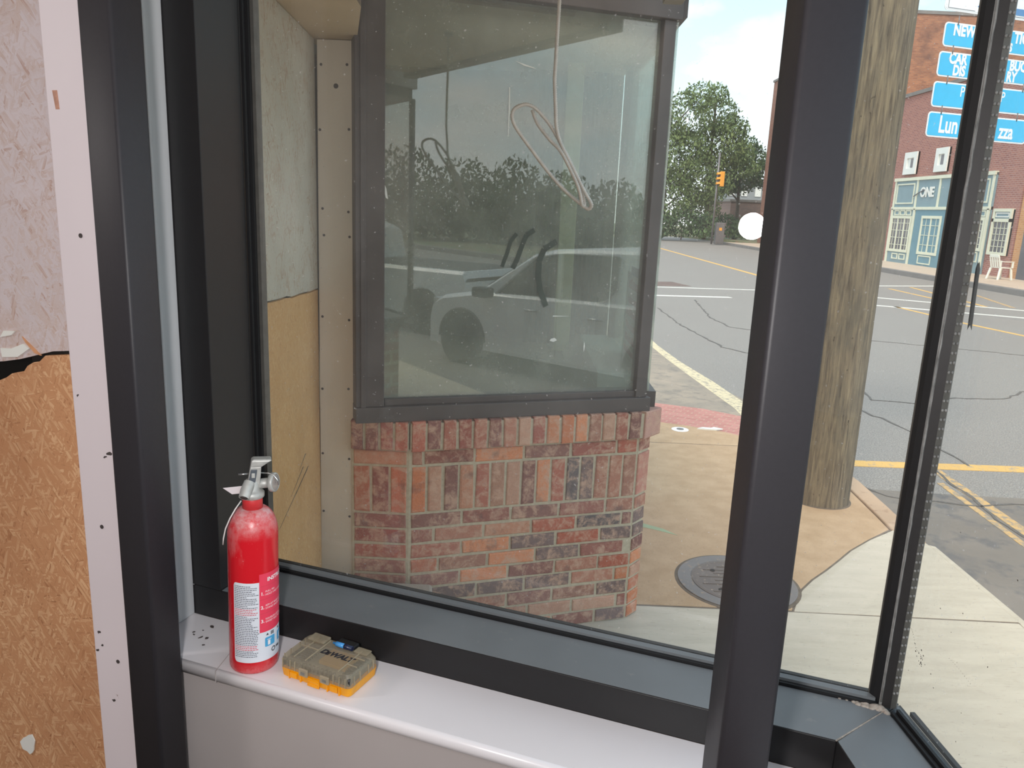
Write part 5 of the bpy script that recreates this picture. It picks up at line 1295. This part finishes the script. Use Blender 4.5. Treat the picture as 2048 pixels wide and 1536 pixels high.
def vehicle(name, label, cat, loc, rotz, body, roof, wins, wheels, zb, width=1.76, pick=False):
    """x runs nose to tail, y=0 is the side facing the shops, +y away from them; z from the road"""
    t = thing(name, label, cat, loc, (0, 0, rotz))
    def shell(mb, prof, zlow, inset):
        sec = []
        for y, k in ((0, 0), (.04, 1), (width - .04, 1), (width, 0)): pass
        top = [(x, z) for x, z in prof]
        rows = []
        for y, dz, dx in ((inset + .0, -.05, .0), (inset + .06, .0, 0), (width - inset - .06, .0, 0), (width - inset, -.05, 0)):
            rows.append([(x, y, z + dz) for x, z in top])
        loft(mb, rows)
        for y in (inset, width - inset):
            pts = [(x, y, z - .05) for x, z in top] + [(top[-1][0], y, zlow), (top[0][0], y, zlow)]
            mb.poly(pts if y > 1 else pts[::-1])
        mb.poly([(top[0][0], inset, zlow), (top[0][0], width - inset, zlow), (top[0][0], width - inset, top[0][1] - .05), (top[0][0], inset, top[0][1] - .05)])
        mb.poly([(top[-1][0], inset, zlow), (top[-1][0], inset, top[-1][1] - .05), (top[-1][0], width - inset, top[-1][1] - .05), (top[-1][0], width - inset, zlow)])
        mb.poly([(top[0][0], inset, zlow), (top[-1][0], inset, zlow), (top[-1][0], width - inset, zlow), (top[0][0], width - inset, zlow)])
    m = MB(); shell(m, body, zb, 0.0); b = m.build('body', 'carpaint', t, .03, 3)
    m = MB(); zlo = min(z for x, z in roof); shell(m, roof, zlo - .08, .05); m.build('cab', 'carpaint', t, .03, 3)
    for w in wins:
        q = MB(); a = [q.addv((x, .042, z)) for x, z in w]; c = [q.addv((x, .05, z)) for x, z in w]; n = len(w); q.face(a)
        for i in range(n): q.face((a[i], a[(i + 1) % n], c[(i + 1) % n], c[i]))
        wo = q.build('side_window', 'carglass', t)
        q = MB(); q.tube([(x, .04, z) for x, z in w] + [(w[0][0], .04, w[0][1])], .012, 6); q.build('window_moulding', 'rim', wo)
    # windscreen
    x0, z0 = roof[0]; x1, z1 = roof[1]
    q = MB(); q.poly([(x0 + .04, .14, z0 + .02), (x0 + .04, width - .14, z0 + .02), (x1 - .05, width - .2, z1 - .02), (x1 - .05, .2, z1 - .02)]); q.v = [(x - .015, y, z + .012) for x, y, z in q.v]; q.build('windscreen', 'carglass', t)
    for x in wheels:
        q = MB(); q.tube([(x + .37 * math.cos(a), -.004, .32 + .37 * math.sin(a)) for a in [PI * k / 12 for k in range(13)]], .02, 6); q.build('wheel_arch', 'plasticblack', t)
        q = MB(Matrix.Translation((x, .0, .32)) @ Matrix.Rotation(PI / 2, 4, 'X')); q.lathe([(.36, -.02), (.36, .004)], 28, smooth=False); q.build('wheel_well', 'plasticblack', t)
        wheel(t, x, 0, .09, .31, .2); wheel(t, x, 1, width - .09, .31, .2)
    return t
def cars():
    # crossover: belt-line start of the front window is local x = 0
    body = [(-1.0, .60), (-.96, .74), (-.80, .83), (-.4, .90), (-.15, .94), (.2, .95), (1.2, .98), (2.2, 1.0), (2.9, 1.0), (3.05, .9)]
    roof = [(-.22, .95), (.56, 1.42), (.85, 1.49), (1.3, 1.53), (1.9, 1.55), (2.4, 1.53), (2.8, 1.45), (3.0, 1.05)]
    w1 = [(.02, .90), (.60, 1.37), (.66, 1.40), (.95, 1.445), (.96, .925)]
    w2 = [(1.01, .928), (1.00, 1.45), (1.3, 1.465), (1.72, 1.475), (1.76, 1.45), (1.72, 1.12), (1.66, 1.03), (1.55, .97), (1.40, .945)]
    phi = R(15)
    t = vehicle('parked_car', 'white car parked at the kerb, seen mirrored in the bay glass', 'car', (3.3, -1.92, ROAD), R(90) - phi, body, roof, [w1, w2], (-.45, 2.25), .22)
    t.rotation_euler = (0, 0, R(90) - phi); t.scale = (1, -1, 1)
    for x in (.62, 1.50):
        q = MB(); q.tube([(x - .09, -.012, .78), (x - .07, -.03, .785), (x + .07, -.03, .79), (x + .09, -.012, .79)], .012, 8); q.build('door_handle', 'rim', t)
    q = MB(); q.box(-.14, .08, -.20, -.02, .88, 1.0); q.build('wing_mirror', 'plasticblack', t, .03)
    for x in (.98, 1.85):
        q = MB(); q.box(x - .003, x + .003, -.002, .004, .3, .92); q.build('door_seam', 'plasticblack', t)
    q = MB(); q.box(-1.01, -.80, .05, .4, .66, .78); q.build('headlight', 'rim', t, .02)
    body2 = [(-2.85, .60), (-2.8, .82), (-2.3, .90), (-1.6, .96), (-1.1, .98), (-.1, .98), (.65, .98), (.66, 1.0), (3.35, 1.0), (3.4, .9)]
    roof2 = [(-1.65, .97), (-1.0, 1.5), (-.7, 1.58), (.2, 1.6), (.52, 1.5), (.65, 1.0)]
    w3 = [(-1.4, .98), (-.94, 1.42), (-.6, 1.5), (-.38, 1.5), (-.38, 1.0)]
    w4 = [(-.3, 1.0), (-.3, 1.5), (.15, 1.5), (.4, 1.44), (.5, 1.02)]
    t = vehicle('parked_pickup', 'white pickup parked beyond the white car, mirrored in the bay glass', 'pickup', (2.93, -6.95, ROAD), R(90) - R(20), body2, roof2, [w3, w4], (-2.05, 2.6), .3, 1.85)
    t.scale = (1, -1, 1)
    q = MB(); q.box(.8, 3.3, .12, 1.72, .6, 1.003); q.build('bed_liner', 'plasticblack', t)
cars()
